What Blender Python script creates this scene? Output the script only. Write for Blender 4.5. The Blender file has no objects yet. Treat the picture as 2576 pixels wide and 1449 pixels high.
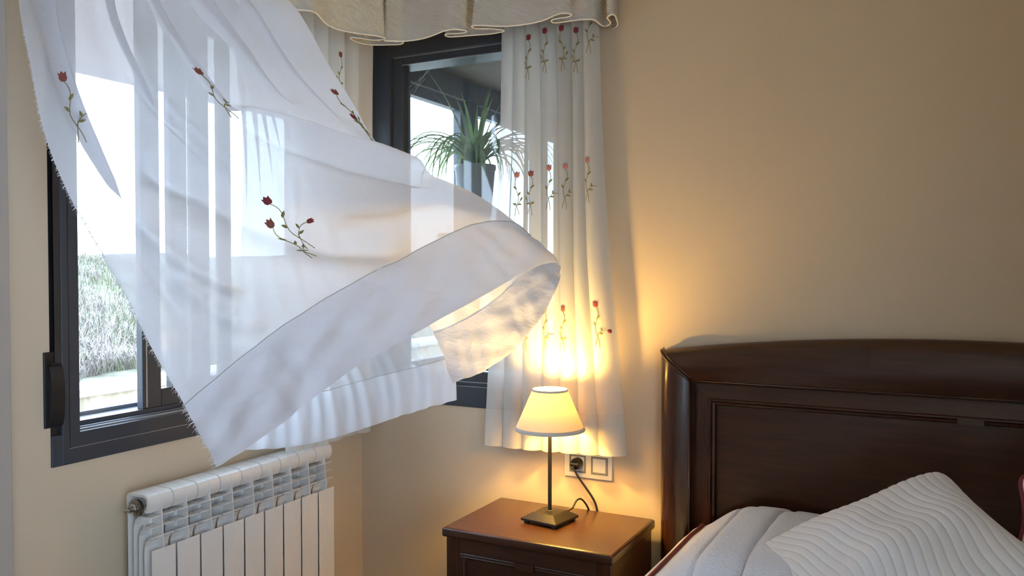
import bpy, bmesh, math, random
import numpy as np
from mathutils import Vector, Matrix

SC = bpy.context.scene
COL = SC.collection
R = math.radians

# ------------------------------------------------------------------ camera
cam_data = bpy.data.cameras.new('camera')
cam_data.sensor_width = 36.0
cam_data.lens = 36.0 * 2089.0 / 2576.0
cam_data.clip_start = 0.02
cam = bpy.data.objects.new('camera', cam_data)
COL.objects.link(cam)
cam.location = (1.93, -2.50, 1.36)
cam.rotation_euler = (R(90 - 1.357), 0, R(27.38))
SC.camera = cam

# ------------------------------------------------------------------ daylight and exposure
SKY_STRENGTH = 6.0
world = bpy.data.worlds.new('overcast_sky')
SC.world = world
world.use_nodes = True
wn = world.node_tree
bg = wn.nodes['Background']
bg.inputs['Color'].default_value = (0.64, 0.80, 1.0, 1)
bg.inputs['Strength'].default_value = SKY_STRENGTH

SC.view_settings.view_transform = 'Standard'
SC.view_settings.look = 'None'
SC.view_settings.exposure = 0.78
SC.view_settings.gamma = 1.0
SC.view_settings.use_curve_mapping = False
SC.cycles.max_bounces = 7
SC.cycles.diffuse_bounces = 4
SC.cycles.transmission_bounces = 4
SC.cycles.transparent_max_bounces = 10
SC.cycles.caustics_reflective = False
SC.cycles.caustics_refractive = False
SC.cycles.use_denoising = True
SC.cycles.use_light_tree = False
SC.cycles.sample_clamp_indirect = 8.0

# ------------------------------------------------------------------ materials
def new_mat(name):
    m = bpy.data.materials.new(name)
    m.use_nodes = True
    nt = m.node_tree
    for n in list(nt.nodes):
        nt.nodes.remove(n)
    out = nt.nodes.new('ShaderNodeOutputMaterial')
    return m, nt, out

def coords(nt, scale=(1, 1, 1), rot=(0, 0, 0)):
    tc = nt.nodes.new('ShaderNodeTexCoord')
    mp = nt.nodes.new('ShaderNodeMapping')
    mp.inputs['Scale'].default_value = scale
    mp.inputs['Rotation'].default_value = rot
    nt.links.new(tc.outputs['Object'], mp.inputs['Vector'])
    return mp.outputs['Vector']

def noise(nt, vec, scale, detail=3, rough=0.55, dist=0.0):
    n = nt.nodes.new('ShaderNodeTexNoise')
    n.inputs['Scale'].default_value = scale
    n.inputs['Detail'].default_value = detail
    n.inputs['Roughness'].default_value = rough
    n.inputs['Distortion'].default_value = dist
    nt.links.new(vec, n.inputs['Vector'])
    return n.outputs['Fac']

def ramp(nt, fac, stops):
    r = nt.nodes.new('ShaderNodeValToRGB')
    el = r.color_ramp.elements
    while len(el) > 1:
        el.remove(el[-1])
    el[0].position = stops[0][0]; el[0].color = (*stops[0][1], 1)
    for p_, c in stops[1:]:
        e = el.new(p_); e.color = (*c, 1)
    nt.links.new(fac, r.inputs['Fac'])
    return r.outputs['Color']

def bump(nt, height, strength, dist=0.002, normal=None):
    b = nt.nodes.new('ShaderNodeBump')
    b.inputs['Strength'].default_value = strength
    b.inputs['Distance'].default_value = dist
    nt.links.new(height, b.inputs['Height'])
    if normal is not None:
        nt.links.new(normal, b.inputs['Normal'])
    return b.outputs['Normal']

def pbr(name, color, rough=0.5, metal=0.0, spec=0.5, vary=0.0, vscale=12.0, vmap=(1, 1, 1), bmp=0.0, bscale=60.0, bmap=(1, 1, 1), coat=0.0, bdist=0.002):
    m, nt, out = new_mat(name)
    p_ = nt.nodes.new('ShaderNodeBsdfPrincipled')
    nt.links.new(p_.outputs[0], out.inputs['Surface'])
    p_.inputs['Base Color'].default_value = (*color, 1)
    p_.inputs['Roughness'].default_value = rough
    p_.inputs['Metallic'].default_value = metal
    p_.inputs['Specular IOR Level'].default_value = spec
    p_.inputs['Coat Weight'].default_value = coat
    p_.inputs['Coat Roughness'].default_value = 0.12
    if vary > 0:
        f_ = noise(nt, coords(nt, vmap), vscale)
        lo = tuple(c * (1 - vary) for c in color); hi = tuple(min(1, c * (1 + vary)) for c in color)
        nt.links.new(ramp(nt, f_, [(0.3, lo), (0.7, hi)]), p_.inputs['Base Color'])
    if bmp > 0:
        nt.links.new(bump(nt, noise(nt, coords(nt, bmap), bscale), bmp, bdist), p_.inputs['Normal'])
    return m

def cloth(name, color, clear=0.15, through=0.5, weave=420.0, slub=(1, 1, 1), bumpy=0.25, mottled=0.0):
    """thin woven fabric: some light passes straight between the threads, some is scattered through, some reflected"""
    m, nt, out = new_mat(name)
    d = nt.nodes.new('ShaderNodeBsdfDiffuse'); d.inputs['Color'].default_value = (*color, 1)
    t = nt.nodes.new('ShaderNodeBsdfTranslucent'); t.inputs['Color'].default_value = (*color, 1)
    x = nt.nodes.new('ShaderNodeBsdfTransparent')
    a = nt.nodes.new('ShaderNodeMixShader'); a.inputs[0].default_value = through
    nt.links.new(d.outputs[0], a.inputs[1]); nt.links.new(t.outputs[0], a.inputs[2])
    b = nt.nodes.new('ShaderNodeMixShader')
    nt.links.new(a.outputs[0], b.inputs[1]); nt.links.new(x.outputs[0], b.inputs[2])
    nt.links.new(b.outputs[0], out.inputs['Surface'])
    slubs = noise(nt, coords(nt, slub), weave, 2, 0.6)
    b.inputs[0].default_value = clear
    nrm = bump(nt, slubs, bumpy, 0.0015)
    if mottled > 0:
        nrm = bump(nt, noise(nt, coords(nt, (1, 1, 1.6)), 20, 3, 0.6, 0.6), mottled, 0.03, nrm)
    nt.links.new(nrm, d.inputs['Normal']); nt.links.new(nrm, t.inputs['Normal'])
    return m

def wood(name, dark, light, rough=0.28, coat=0.25, axis='x'):
    m, nt, out = new_mat(name)
    p_ = nt.nodes.new('ShaderNodeBsdfPrincipled')
    nt.links.new(p_.outputs[0], out.inputs['Surface'])
    sc = {'x': (2.2, 26, 26), 'z': (26, 26, 2.2), 'y': (26, 2.2, 26)}[axis]
    f_ = noise(nt, coords(nt, sc), 3.0, 5, 0.6, 0.5)
    nt.links.new(ramp(nt, f_, [(0.28, dark), (0.75, light)]), p_.inputs['Base Color'])
    p_.inputs['Roughness'].default_value = rough
    p_.inputs['Coat Weight'].default_value = coat
    p_.inputs['Coat Roughness'].default_value = 0.15
    nt.links.new(bump(nt, f_, 0.06, 0.001), p_.inputs['Normal'])
    return m

def emitter(name, color, strength):
    m, nt, out = new_mat(name)
    e = nt.nodes.new('ShaderNodeEmission')
    e.inputs['Color'].default_value = (*color, 1); e.inputs['Strength'].default_value = strength
    nt.links.new(e.outputs[0], out.inputs['Surface'])
    return m

def glass(name, tint=(0.97, 0.99, 1.0), refl=0.04, dusty=0.0):
    m, nt, out = new_mat(name)
    x = nt.nodes.new('ShaderNodeBsdfTransparent'); x.inputs['Color'].default_value = (*tint, 1)
    g = nt.nodes.new('ShaderNodeBsdfGlossy'); g.inputs['Roughness'].default_value = 0.02
    a = nt.nodes.new('ShaderNodeMixShader')
    lw = nt.nodes.new('ShaderNodeLayerWeight'); lw.inputs['Blend'].default_value = 0.5
    pw_ = nt.nodes.new('ShaderNodeMath'); pw_.operation = 'POWER'; pw_.inputs[1].default_value = 4.0
    ma = nt.nodes.new('ShaderNodeMath'); ma.operation = 'MULTIPLY_ADD'; ma.inputs[1].default_value = 0.55; ma.inputs[2].default_value = refl
    nt.links.new(lw.outputs['Facing'], pw_.inputs[0]); nt.links.new(pw_.outputs[0], ma.inputs[0]); nt.links.new(ma.outputs[0], a.inputs[0])
    nt.links.new(x.outputs[0], a.inputs[1]); nt.links.new(g.outputs[0], a.inputs[2])
    last = a.outputs[0]
    if dusty > 0:
        d = nt.nodes.new('ShaderNodeBsdfTranslucent'); d.inputs['Color'].default_value = (0.8, 0.85, 0.9, 1)
        b = nt.nodes.new('ShaderNodeMixShader'); b.inputs[0].default_value = dusty
        nt.links.new(last, b.inputs[1]); nt.links.new(d.outputs[0], b.inputs[2])
        last = b.outputs[0]
    nt.links.new(last, out.inputs['Surface'])
    return m

M = {}
M['wall'] = pbr('cream_wall_paint', (0.66, 0.525, 0.375), 0.75, bmp=0.12, bscale=240, bdist=0.001)
M['pier'] = pbr('taupe_pier', (0.42, 0.36, 0.31), 0.7, bmp=0.1, bscale=240, bdist=0.001)  # even tone, darker and greyer than the cream walls
M['ceiling'] = pbr('white_ceiling_paint', (0.80, 0.78, 0.74), 0.8, bmp=0.08, bscale=200, bdist=0.001)
M['floor'] = wood('oak_floor', (0.10, 0.055, 0.03), (0.17, 0.10, 0.055), 0.4, 0.1, 'y')
M['frame'] = pbr('anthracite_aluminium', (0.040, 0.046, 0.060), 0.38, spec=0.5, vary=0.04, vscale=8, bmp=0.05, bscale=900, bdist=0.0004)
M['track'] = pbr('sky_glint_edge', (0.35, 0.38, 0.43), 0.28, metal=0.6, vary=0.05)  # edges lighter than the frame: sky glint put into the colour
M['glass'] = glass('window_glass')
M['dusty_glass'] = glass('dusty_window_glass', dusty=0.05)
M['slat'] = cloth('pale_translucent_shutter_slat', (0.90, 0.85, 0.83), 0.0, 0.52, 60, (1, 1, 1), 0.05, 0.0)
M['strap'] = pbr('dark_brown_strap', (0.030, 0.022, 0.020), 0.7, bmp=0.3, bscale=900, bmap=(1, 1, 0.15), bdist=0.0006)
M['black'] = pbr('black_plastic', (0.010, 0.010, 0.012), 0.32, vary=0.1)
M['radiator'] = pbr('white_enamel', (0.80, 0.77, 0.74), 0.30, vary=0.01, coat=0.2)
M['chrome'] = pbr('worn_chrome', (0.55, 0.53, 0.50), 0.22, metal=1.0, vary=0.15, vscale=90)
M['brass'] = pbr('dull_fitting_metal', (0.30, 0.28, 0.23), 0.35, metal=1.0, vary=0.2, vscale=80)
M['linen'] = cloth('white_linen', (0.89, 0.89, 0.94), 0.20, 0.64, 420, (0.12, 1, 1), 0.35, 0.12)
M['linen_hem'] = cloth('white_linen_hem', (0.86, 0.86, 0.90), 0.07, 0.40, 420, (0.12, 1, 1), 0.35, 0.42)
M['linen_inner'] = cloth('white_linen_inner', (0.94, 0.94, 0.97), 0.28, 0.74, 420, (1, 1, 0.15), 0.25, 0.12)  # linen copy made paler and more translucent, standing in for stronger window backlight
M['linen_straight'] = cloth('cream_white_linen', (0.85, 0.835, 0.80), 0.14, 0.42, 260, (1, 1, 0.12), 0.25, 0.0)
M['linen_sheer'] = cloth('sheer_linen', (0.86, 0.85, 0.82), 0.24, 0.45, 260, (1, 1, 0.12), 0.25, 0.0)
M['thread'] = pbr('loose_white_thread', (0.78, 0.78, 0.80), 0.8)
M['seam'] = pbr('seam_thread', (0.48, 0.47, 0.44), 0.85)
M['petal_red'] = pbr('red_embroidery', (0.24, 0.030, 0.040), 0.7, vary=0.25, vscale=400, bmp=0.4, bscale=900, bdist=0.0006)
M['petal_pink'] = pbr('pink_embroidery', (0.52, 0.20, 0.175), 0.7, vary=0.2, vscale=400, bmp=0.4, bscale=900, bdist=0.0006)
M['petal_rust'] = pbr('rust_embroidery', (0.26, 0.075, 0.055), 0.7, vary=0.2, vscale=400, bmp=0.4, bscale=900, bdist=0.0006)
M['petal_plum'] = pbr('plum_embroidery', (0.15, 0.02, 0.035), 0.7, vary=0.2, vscale=400, bmp=0.4, bscale=900, bdist=0.0006)
M['stem'] = pbr('olive_embroidery', (0.26, 0.22, 0.075), 0.75, vary=0.25, vscale=300)
M['wood'] = wood('dark_mahogany', (0.030, 0.0090, 0.0045), (0.066, 0.0215, 0.0095), 0.34, 0.12, 'x')
M['woodz'] = wood('dark_mahogany_upright', (0.030, 0.0090, 0.0045), (0.066, 0.0215, 0.0095), 0.25, 0.2, 'z')
M['veneer'] = wood('reddish_brown_veneer', (0.045, 0.016, 0.006), (0.072, 0.026, 0.009), 0.30, 0.25, 'x')
M['iron'] = pbr('black_iron', (0.020, 0.016, 0.011), 0.40, metal=0.2, bmp=0.35, bscale=500, bdist=0.0008)
M['cord'] = pbr('black_cord', (0.014, 0.012, 0.010), 0.5, vary=0.1)
M['socket_white'] = pbr('socket_plastic', (0.74, 0.72, 0.70), 0.4, vary=0.01)
M['socket_grey'] = pbr('grey_socket_rim', (0.20, 0.20, 0.225), 0.4, vary=0.03)
M['quilt_rib'] = None
M['red_piping'] = pbr('burgundy_cord', (0.17, 0.018, 0.03), 0.6, vary=0.2, vscale=200)
M['bulb'] = None
M['leaf'] = None

def bulb_mat():
    m, nt, out = new_mat('glowing_bulb')
    e = nt.nodes.new('ShaderNodeEmission'); e.inputs['Color'].default_value = (1.0, 0.70, 0.25, 1); e.inputs['Strength'].default_value = 40.0
    x = nt.nodes.new('ShaderNodeBsdfTransparent')
    a = nt.nodes.new('ShaderNodeMixShader'); a.inputs[0].default_value = 0.85
    nt.links.new(e.outputs[0], a.inputs[1]); nt.links.new(x.outputs[0], a.inputs[2]); nt.links.new(a.outputs[0], out.inputs['Surface'])
    m.cycles.emission_sampling = 'NONE'
    return m
M['bulb'] = bulb_mat()
def shade_mat():
    m, nt, out = new_mat('cream_lampshade_fabric')
    d = nt.nodes.new('ShaderNodeBsdfDiffuse'); d.inputs['Color'].default_value = (0.82, 0.74, 0.58, 1)
    t = nt.nodes.new('ShaderNodeBsdfTranslucent'); t.inputs['Color'].default_value = (0.60, 0.36, 0.10, 1)
    a = nt.nodes.new('ShaderNodeMixShader'); a.inputs[0].default_value = 0.055
    nt.links.new(d.outputs[0], a.inputs[1]); nt.links.new(t.outputs[0], a.inputs[2])
    nt.links.new(a.outputs[0], out.inputs['Surface'])
    n = bump(nt, noise(nt, coords(nt, (1, 1, 0.3)), 900), 0.2, 0.0006)
    nt.links.new(n, d.inputs['Normal'])
    return m
M['shade'] = shade_mat()
M['shade_trim'] = pbr('lampshade_trim', (0.62, 0.58, 0.54), 0.8)

def ribbed_fabric(name, color, kind):
    """white upholstery cloth with a woven relief"""
    m, nt, out = new_mat(name)
    p_ = nt.nodes.new('ShaderNodeBsdfPrincipled')
    nt.links.new(p_.outputs[0], out.inputs['Surface'])
    p_.inputs['Base Color'].default_value = (*color, 1)
    p_.inputs['Roughness'].default_value = 0.85
    p_.inputs['Specular IOR Level'].default_value = 0.2
    p_.inputs['Sheen Weight'].default_value = 0.25
    if kind == 'honeycomb':
        v = nt.nodes.new('ShaderNodeTexVoronoi'); v.inputs['Scale'].default_value = 120
        nt.links.new(coords(nt, (1, 1.5, 1)), v.inputs['Vector'])
        h = v.outputs['Distance']
    elif kind == 'diagonal':
        w = nt.nodes.new('ShaderNodeTexWave'); w.inputs['Scale'].default_value = 52; w.inputs['Distortion'].default_value = 0.3
        w.bands_direction = 'DIAGONAL'
        nt.links.new(coords(nt, (1, 1, 2.2)), w.inputs['Vector'])
        h = w.outputs['Fac']
    else:
        h = noise(nt, coords(nt), 260, 3)
    nt.links.new(bump(nt, h, {'honeycomb': 0.6, 'diagonal': 0.9}.get(kind, 0.25), 0.0025 if kind != 'plain' else 0.001), p_.inputs['Normal'])
    return m
M['quilt'] = ribbed_fabric('blue_tinted_honeycomb_quilt', (0.76, 0.79, 0.88), 'honeycomb')  # blue put into the cloth colour to offset the warm lamplight
M['pillow'] = ribbed_fabric('white_stitched_cotton', (0.79, 0.77, 0.77), 'plain')
M['valance'] = ribbed_fabric('cream_pique', (0.74, 0.69, 0.63), 'diagonal')
M['valance_edge'] = pbr('cream_overlock_edge', (0.86, 0.82, 0.76), 0.85, bmp=0.4, bscale=700)
M['grassy'] = pbr('pale_grass_bank', (0.14, 0.14, 0.105), 0.9, vary=0.35, vscale=5, bmp=0.5, bscale=30, bdist=0.03)
M['blade_green'] = pbr('green_grass', (0.125, 0.145, 0.075), 0.8, vary=0.3, vscale=4)
M['blade_dry'] = pbr('dry_grass', (0.24, 0.21, 0.195), 0.85, vary=0.3, vscale=4)
M['concrete'] = pbr('weathered_concrete', (0.34, 0.30, 0.22), 0.9, vary=0.35, vscale=3, vmap=(1, 3, 0.8), bmp=0.3, bscale=60)
M['cap'] = pbr('pale_concrete_cap', (0.44, 0.42, 0.38), 0.85, vary=0.1, bmp=0.3, bscale=70)
M['yard'] = pbr('pale_paving', (0.50, 0.48, 0.44), 0.9, vary=0.1, vscale=4)
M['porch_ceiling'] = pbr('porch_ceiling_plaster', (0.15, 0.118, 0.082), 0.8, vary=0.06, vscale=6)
M['pot'] = pbr('grey_glazed_pot', (0.30, 0.31, 0.34), 0.35, vary=0.15, vscale=9, vmap=(1, 1, 0.2))
M['soil'] = pbr('potting_soil', (0.03, 0.02, 0.014), 0.95, vary=0.4, vscale=60)
def leaf_mat():
    m, nt, out = new_mat('variegated_leaf')
    d = nt.nodes.new('ShaderNodeBsdfDiffuse'); t = nt.nodes.new('ShaderNodeBsdfTranslucent')
    g = nt.nodes.new('ShaderNodeBsdfGlossy'); g.inputs['Roughness'].default_value = 0.3
    c = ramp(nt, noise(nt, coords(nt), 14), [(0.35, (0.08, 0.17, 0.045)), (0.7, (0.30, 0.40, 0.12))])
    for s_ in (d, t): nt.links.new(c, s_.inputs['Color'])
    a = nt.nodes.new('ShaderNodeMixShader'); a.inputs[0].default_value = 0.5
    nt.links.new(d.outputs[0], a.inputs[1]); nt.links.new(t.outputs[0], a.inputs[2])
    b = nt.nodes.new('ShaderNodeMixShader'); b.inputs[0].default_value = 0.06
    nt.links.new(a.outputs[0], b.inputs[1]); nt.links.new(g.outputs[0], b.inputs[2])
    nt.links.new(b.outputs[0], out.inputs['Surface'])
    return m
M['leaf'] = leaf_mat()
M['web'] = pbr('cobweb_silk', (0.75, 0.75, 0.75), 0.6, vary=0.1)

# ------------------------------------------------------------------ helpers
def tag(o, label=None, cat=None, group=None, kind=None):
    if label: o['label'] = label
    if cat: o['category'] = cat
    if group: o['group'] = group
    if kind: o['kind'] = kind
    return o

def empty(name, loc):
    o = bpy.data.objects.new(name, None)
    o.empty_display_size = 0.05
    COL.objects.link(o)
    o.location = loc
    return o

def world_off(o):
    v = Vector((0, 0, 0))
    while o is not None:
        v += Vector(o.location); o = o.parent
    return v

def link(name, mesh, mat, parent=None, loc=(0, 0, 0)):
    """geometry is given in world coordinates; a child keeps its world place under its parent"""
    if mat is not None and not mesh.materials:
        mesh.materials.append(mat)
    o = bpy.data.objects.new(name, mesh)
    COL.objects.link(o)
    if parent is not None:
        o.parent = parent
        o.location = Vector(loc) - world_off(parent)
    else:
        o.location = loc
    return o

def obj(name, bm, mat, parent=None, smooth=False, angle=None):
    me = bpy.data.meshes.new(name)
    bmesh.ops.recalc_face_normals(bm, faces=bm.faces[:])
    bm.to_mesh(me); bm.free()
    if smooth:
        for p_ in me.polygons: p_.use_smooth = True
        if angle is not None:
            me.set_sharp_from_angle(angle=R(angle))
    return link(name, me, mat, parent)

def BM(): return bmesh.new()

def box(bm, lo, hi, bevel=0.0, seg=2):
    r = bmesh.ops.create_cube(bm, size=1.0)
    vs = r['verts']
    lo = Vector(lo); hi = Vector(hi)
    for v in vs:
        v.co = Vector((lo[i] + (hi[i] - lo[i]) * (v.co[i] + 0.5) for i in range(3)))
    if bevel > 0:
        es = list({e for v in vs for e in v.link_edges})
        bmesh.ops.bevel(bm, geom=es, offset=bevel, segments=seg, profile=0.5, affect='EDGES')
    return bm

def frame_of(d):
    d = Vector(d).normalized()
    up = Vector((0, 0, 1)) if abs(d.z) < 0.95 else Vector((1, 0, 0))
    a = d.cross(up).normalized(); b = a.cross(d).normalized()
    return a, b

def tube(bm, pts, r, seg=8, cap=True):
    pts = [Vector(p_) for p_ in pts]
    n = len(pts); rings = []
    for i, p_ in enumerate(pts):
        d = pts[min(i + 1, n - 1)] - pts[max(i - 1, 0)]
        a, b = frame_of(d)
        rr = r[i] if isinstance(r, (list, tuple)) else r
        rings.append([bm.verts.new(p_ + (a * math.cos(2 * math.pi * k / seg) + b * math.sin(2 * math.pi * k / seg)) * rr) for k in range(seg)])
    for i in range(n - 1):
        for k in range(seg):
            bm.faces.new((rings[i][k], rings[i][(k + 1) % seg], rings[i + 1][(k + 1) % seg], rings[i + 1][k]))
    if cap:
        bm.faces.new(rings[0][::-1]); bm.faces.new(rings[-1])
    return bm

def lathe(bm, prof, c, seg=40, axis='z'):
    rings = []
    for (r, h) in prof:
        ring = []
        for k in range(seg):
            a = 2 * math.pi * k / seg
            x, y = r * math.cos(a), r * math.sin(a)
            co = {'z': (x, y, h), 'y': (x, h, y), 'x': (h, x, y)}[axis]
            ring.append(bm.verts.new(Vector(c) + Vector(co)))
        rings.append(ring)
    for i in range(len(rings) - 1):
        for k in range(seg):
            bm.faces.new((rings[i][k], rings[i][(k + 1) % seg], rings[i + 1][(k + 1) % seg], rings[i + 1][k]))
    return rings

def prism(bm, poly, axis, a, b):
    """extrude a 2D polygon along an axis from a to b"""
    def co(p_, h):
        return {'x': (h, p_[0], p_[1]), 'y': (p_[0], h, p_[1]), 'z': (p_[0], p_[1], h)}[axis]
    v0 = [bm.verts.new(co(p_, a)) for p_ in poly]; v1 = [bm.verts.new(co(p_, b)) for p_ in poly]
    n = len(poly)
    for i in range(n):
        bm.faces.new((v0[i], v0[(i + 1) % n], v1[(i + 1) % n], v1[i]))
    bm.faces.new(v0[::-1]); bm.faces.new(v1)
    return bm

def grid_mesh(name, G):
    nv, ns = G.shape[:2]
    me = bpy.data.meshes.new(name)
    verts = G.reshape(-1, 3)
    idx = np.arange(nv * ns).reshape(nv, ns)
    f_ = np.stack([idx[:-1, :-1], idx[:-1, 1:], idx[1:, 1:], idx[1:, :-1]], -1).reshape(-1, 4)
    me.from_pydata(verts.tolist(), [], f_.tolist())
    me.polygons.foreach_set('use_smooth', np.ones(len(f_), dtype=bool))
    me.update()
    return me

def spline(x, y, xq):
    """natural cubic spline through rows of y at x"""
    x = np.asarray(x, float); y = np.asarray(y, float); n = len(x); h = np.diff(x)
    A = np.zeros((n, n)); b = np.zeros((n, y.shape[1])); A[0, 0] = A[-1, -1] = 1
    for i in range(1, n - 1):
        A[i, i - 1] = h[i - 1]; A[i, i] = 2 * (h[i - 1] + h[i]); A[i, i + 1] = h[i]
        b[i] = 6 * ((y[i + 1] - y[i]) / h[i] - (y[i] - y[i - 1]) / h[i - 1])
    m = np.linalg.solve(A, b)
    i = np.clip(np.searchsorted(x, xq) - 1, 0, n - 2); d = (xq - x[i])[:, None]; hh = h[i][:, None]; e = hh - d
    return m[i] * e**3 / (6 * hh) + m[i + 1] * d**3 / (6 * hh) + (y[i] / hh - m[i] * hh / 6) * e + (y[i + 1] / hh - m[i + 1] * hh / 6) * d

def normals(G):
    du = np.gradient(G, axis=1); dv = np.gradient(G, axis=0)
    n = np.cross(du, dv); return n / (np.linalg.norm(n, axis=2, keepdims=True) + 1e-9)

def smoothstep(a, b, x):
    t = np.clip((x - a) / (b - a), 0, 1); return t * t * (3 - 2 * t)

def catmull(pts, n):
    pts = np.asarray(pts, float)
    c = np.concatenate([[0], np.cumsum(np.linalg.norm(np.diff(pts, axis=0), axis=1))])
    return spline(c, pts, np.linspace(0, c[-1], n))

# ------------------------------------------------------------------ the room
CEIL = 2.46
RX, RY = 3.45, -4.2          # room reaches from the corner (0, 0) to x = 3.45 and y = -4.2
W1 = (-1.225, -0.06, 0.872, 2.20)     # window in wall_left: y0, y1, z0, z1
W2 = (0.06, 0.91, 0.876, 2.20)        # window in wall_back: x0, x1, z0, z1
TH = 0.12
def struct(name, bm, mat, parent=None, **k):
    o = obj(name, bm, mat, parent, **k)
    if parent is None: o['kind'] = 'structure'
    return o

bm = BM()
box(bm, (-TH, RY, 0), (0, W1[0], CEIL)); box(bm, (-TH, W1[1], 0), (0, TH, CEIL))
box(bm, (-TH, W1[0], 0), (0, W1[1], W1[2])); box(bm, (-TH, W1[0], W1[3]), (0, W1[1], CEIL))
struct('wall_left', bm, M['wall'])
bm = BM()
box(bm, (0, 0, 0), (W2[0], TH, CEIL)); box(bm, (W2[1], 0, 0), (RX, TH, CEIL))
box(bm, (W2[0], 0, 0), (W2[1], TH, W2[2])); box(bm, (W2[0], 0, W2[3]), (W2[1], TH, CEIL))
struct('wall_back', bm, M['wall'])
bm = BM()                                # opening for an added balcony door, out of view, that brings in fill daylight
BD = (-4.10, -2.20, 2.25)
box(bm, (RX, RY, 0), (RX + TH, BD[0], CEIL)); box(bm, (RX, BD[1], 0), (RX + TH, TH, CEIL)); box(bm, (RX, BD[0], BD[2]), (RX + TH, BD[1], CEIL))
struct('wall_right', bm, M['wall'])
struct('wall_front', box(BM(), (-TH, RY - TH, 0), (RX + TH, RY, CEIL)), M['wall'])
struct('wall_shade_jog', box(BM(), (2.88, -2.12, 0), (RX, 0, CEIL)), M['wall'])      # added jog, out of view, shades the right of the back wall
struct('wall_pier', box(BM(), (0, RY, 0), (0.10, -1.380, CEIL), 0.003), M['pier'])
struct('floor', box(BM(), (-TH, RY - TH, -0.1), (RX + TH, TH, 0)), M['floor'])
struct('ceiling', box(BM(), (-TH, RY - TH, CEIL), (RX + TH, TH, CEIL + 0.1)), M['ceiling'])

# ------------------------------------------------------------------ window 1, the open sliding window with the blowing curtain
y0, y1, z0, z1 = W1
w = empty('window_1', (-0.03, (y0 + y1) / 2, z0)); w['kind'] = 'structure'
FW = 0.075
obj('frame_stile', box(BM(), (-0.075, y0 + 0.027, z0), (0.006, y0 + FW, z1), 0.002), M['frame'], w)
obj('frame_stile', box(BM(), (-0.075, y1 - FW, z0), (0.006, y1, z1), 0.002), M['frame'], w)
obj('frame_rail', box(BM(), (-0.075, y0, z0), (0.0055, y1, z0 + 0.077), 0.002), M['frame'], w)
obj('frame_rail', box(BM(), (-0.075, y0, z1 - FW), (0.0055, y1, z1), 0.002), M['frame'], w)
obj('strap_slot', box(BM(), (-0.06, y0, z0 + 0.077), (-0.004, y0 + 0.027, z1 - FW)), M['black'], w)
# joint lines of the snap-on trim
bm = BM(); box(bm, (0.0055, y0 + 0.046, z0 + 0.04), (0.0068, y0 + 0.0475, z1 - 0.04)); obj('trim_joint', bm, M['black'], w)
bm = BM(); box(bm, (0.0052, y0 + 0.046, z0 + 0.0385), (0.0064, y1 - 0.04, z0 + 0.0400)); obj('trim_joint', bm, M['track'], w)
# sliding track: two thin upstands on a stepped sill
obj('track_sill', box(BM(), (-0.115, y0 + FW, z0 + 0.02), (-0.004, y1 - FW, z0 + 0.072), 0.001), M['frame'], w)
obj('track_rail', box(BM(), (-0.012, y0 + FW, z0 + 0.070), (-0.008, y1 - FW, z0 + 0.082), 0.001), M['track'], w)
obj('track_rail', box(BM(), (-0.030, y0 + FW, z0 + 0.070), (-0.026, y1 - FW, z0 + 0.084), 0.001), M['track'], w)
obj('track_step', box(BM(), (-0.112, y0 + FW, z0 + 0.070), (-0.036, y1 - FW, z0 + 0.096), 0.001), M['frame'], w)
obj('track_rail', box(BM(), (-0.112, y0 + FW, z0 + 0.094), (-0.106, y1 - FW, z0 + 0.106), 0.001), M['track'], w)
# sliding sashes pushed together to one side, each with its pane
def sash(xa, xb, ya, yb, za, zb, st, name='sash'):
    bm = BM()
    box(bm, (xa, ya, za), (xb, ya + st, zb), 0.002); box(bm, (xa, yb - st, za), (xb, yb, zb), 0.002)
    box(bm, (xa, ya + st, za), (xb, yb - st, za + 0.05), 0.002); box(bm, (xa, ya + st, zb - 0.05), (xb, yb - st, zb), 0.002)
    s_ = obj(name, bm, M['frame'], w)
    xm = (xa + xb) / 2
    obj('pane', box(BM(), (xm - 0.002, ya + st, za + 0.05), (xm + 0.002, yb - st, zb - 0.05)), M['glass'], s_)
    obj('edge_strip', box(BM(), (xb, ya + 0.010, za + 0.004), (xb + 0.002, ya + 0.014, zb - 0.004)), M['track'], s_)
    return s_
sash(-0.062, -0.038, -0.930, -0.135, z0 + 0.096, 2.125, 0.062)
sash(-0.100, -0.076, -0.800, -0.135, z0 + 0.106, 2.125, 0.062)
obj('mullion', box(BM(), (-0.116, -0.704, z0 + 0.106), (-0.102, -0.630, 2.125), 0.002), M['frame'], w)
obj('mullion', box(BM(), (-0.116, -0.594, z0 + 0.106), (-0.102, -0.540, 2.125), 0.002), M['frame'], w)

# added balcony door, unseen, lets sky light fill the room
dr = empty('fill_door_1', (RX + 0.06, (BD[0] + BD[1]) / 2, 0)); dr['kind'] = 'structure'
obj('frame_rail', box(BM(), (RX + 0.03, BD[0], BD[2] - .06), (RX + 0.09, BD[1], BD[2]), .002), M['frame'], dr)
obj('frame_rail', box(BM(), (RX + 0.03, BD[0], 0), (RX + 0.09, BD[1], .06), .002), M['frame'], dr)
for k in range(3):
    ya = BD[0] + (BD[1] - .06 - BD[0]) * k / 2
    obj('frame_stile', box(BM(), (RX + 0.03, ya, .06), (RX + 0.09, ya + .06, BD[2] - .06), .002), M['frame'], dr)
    if k < 2:
        obj('pane', box(BM(), (RX + 0.058, ya + .06, .06), (RX + 0.062, ya + (BD[1] - .06 - BD[0]) / 2, BD[2] - .06)), M['glass'], dr)

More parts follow.
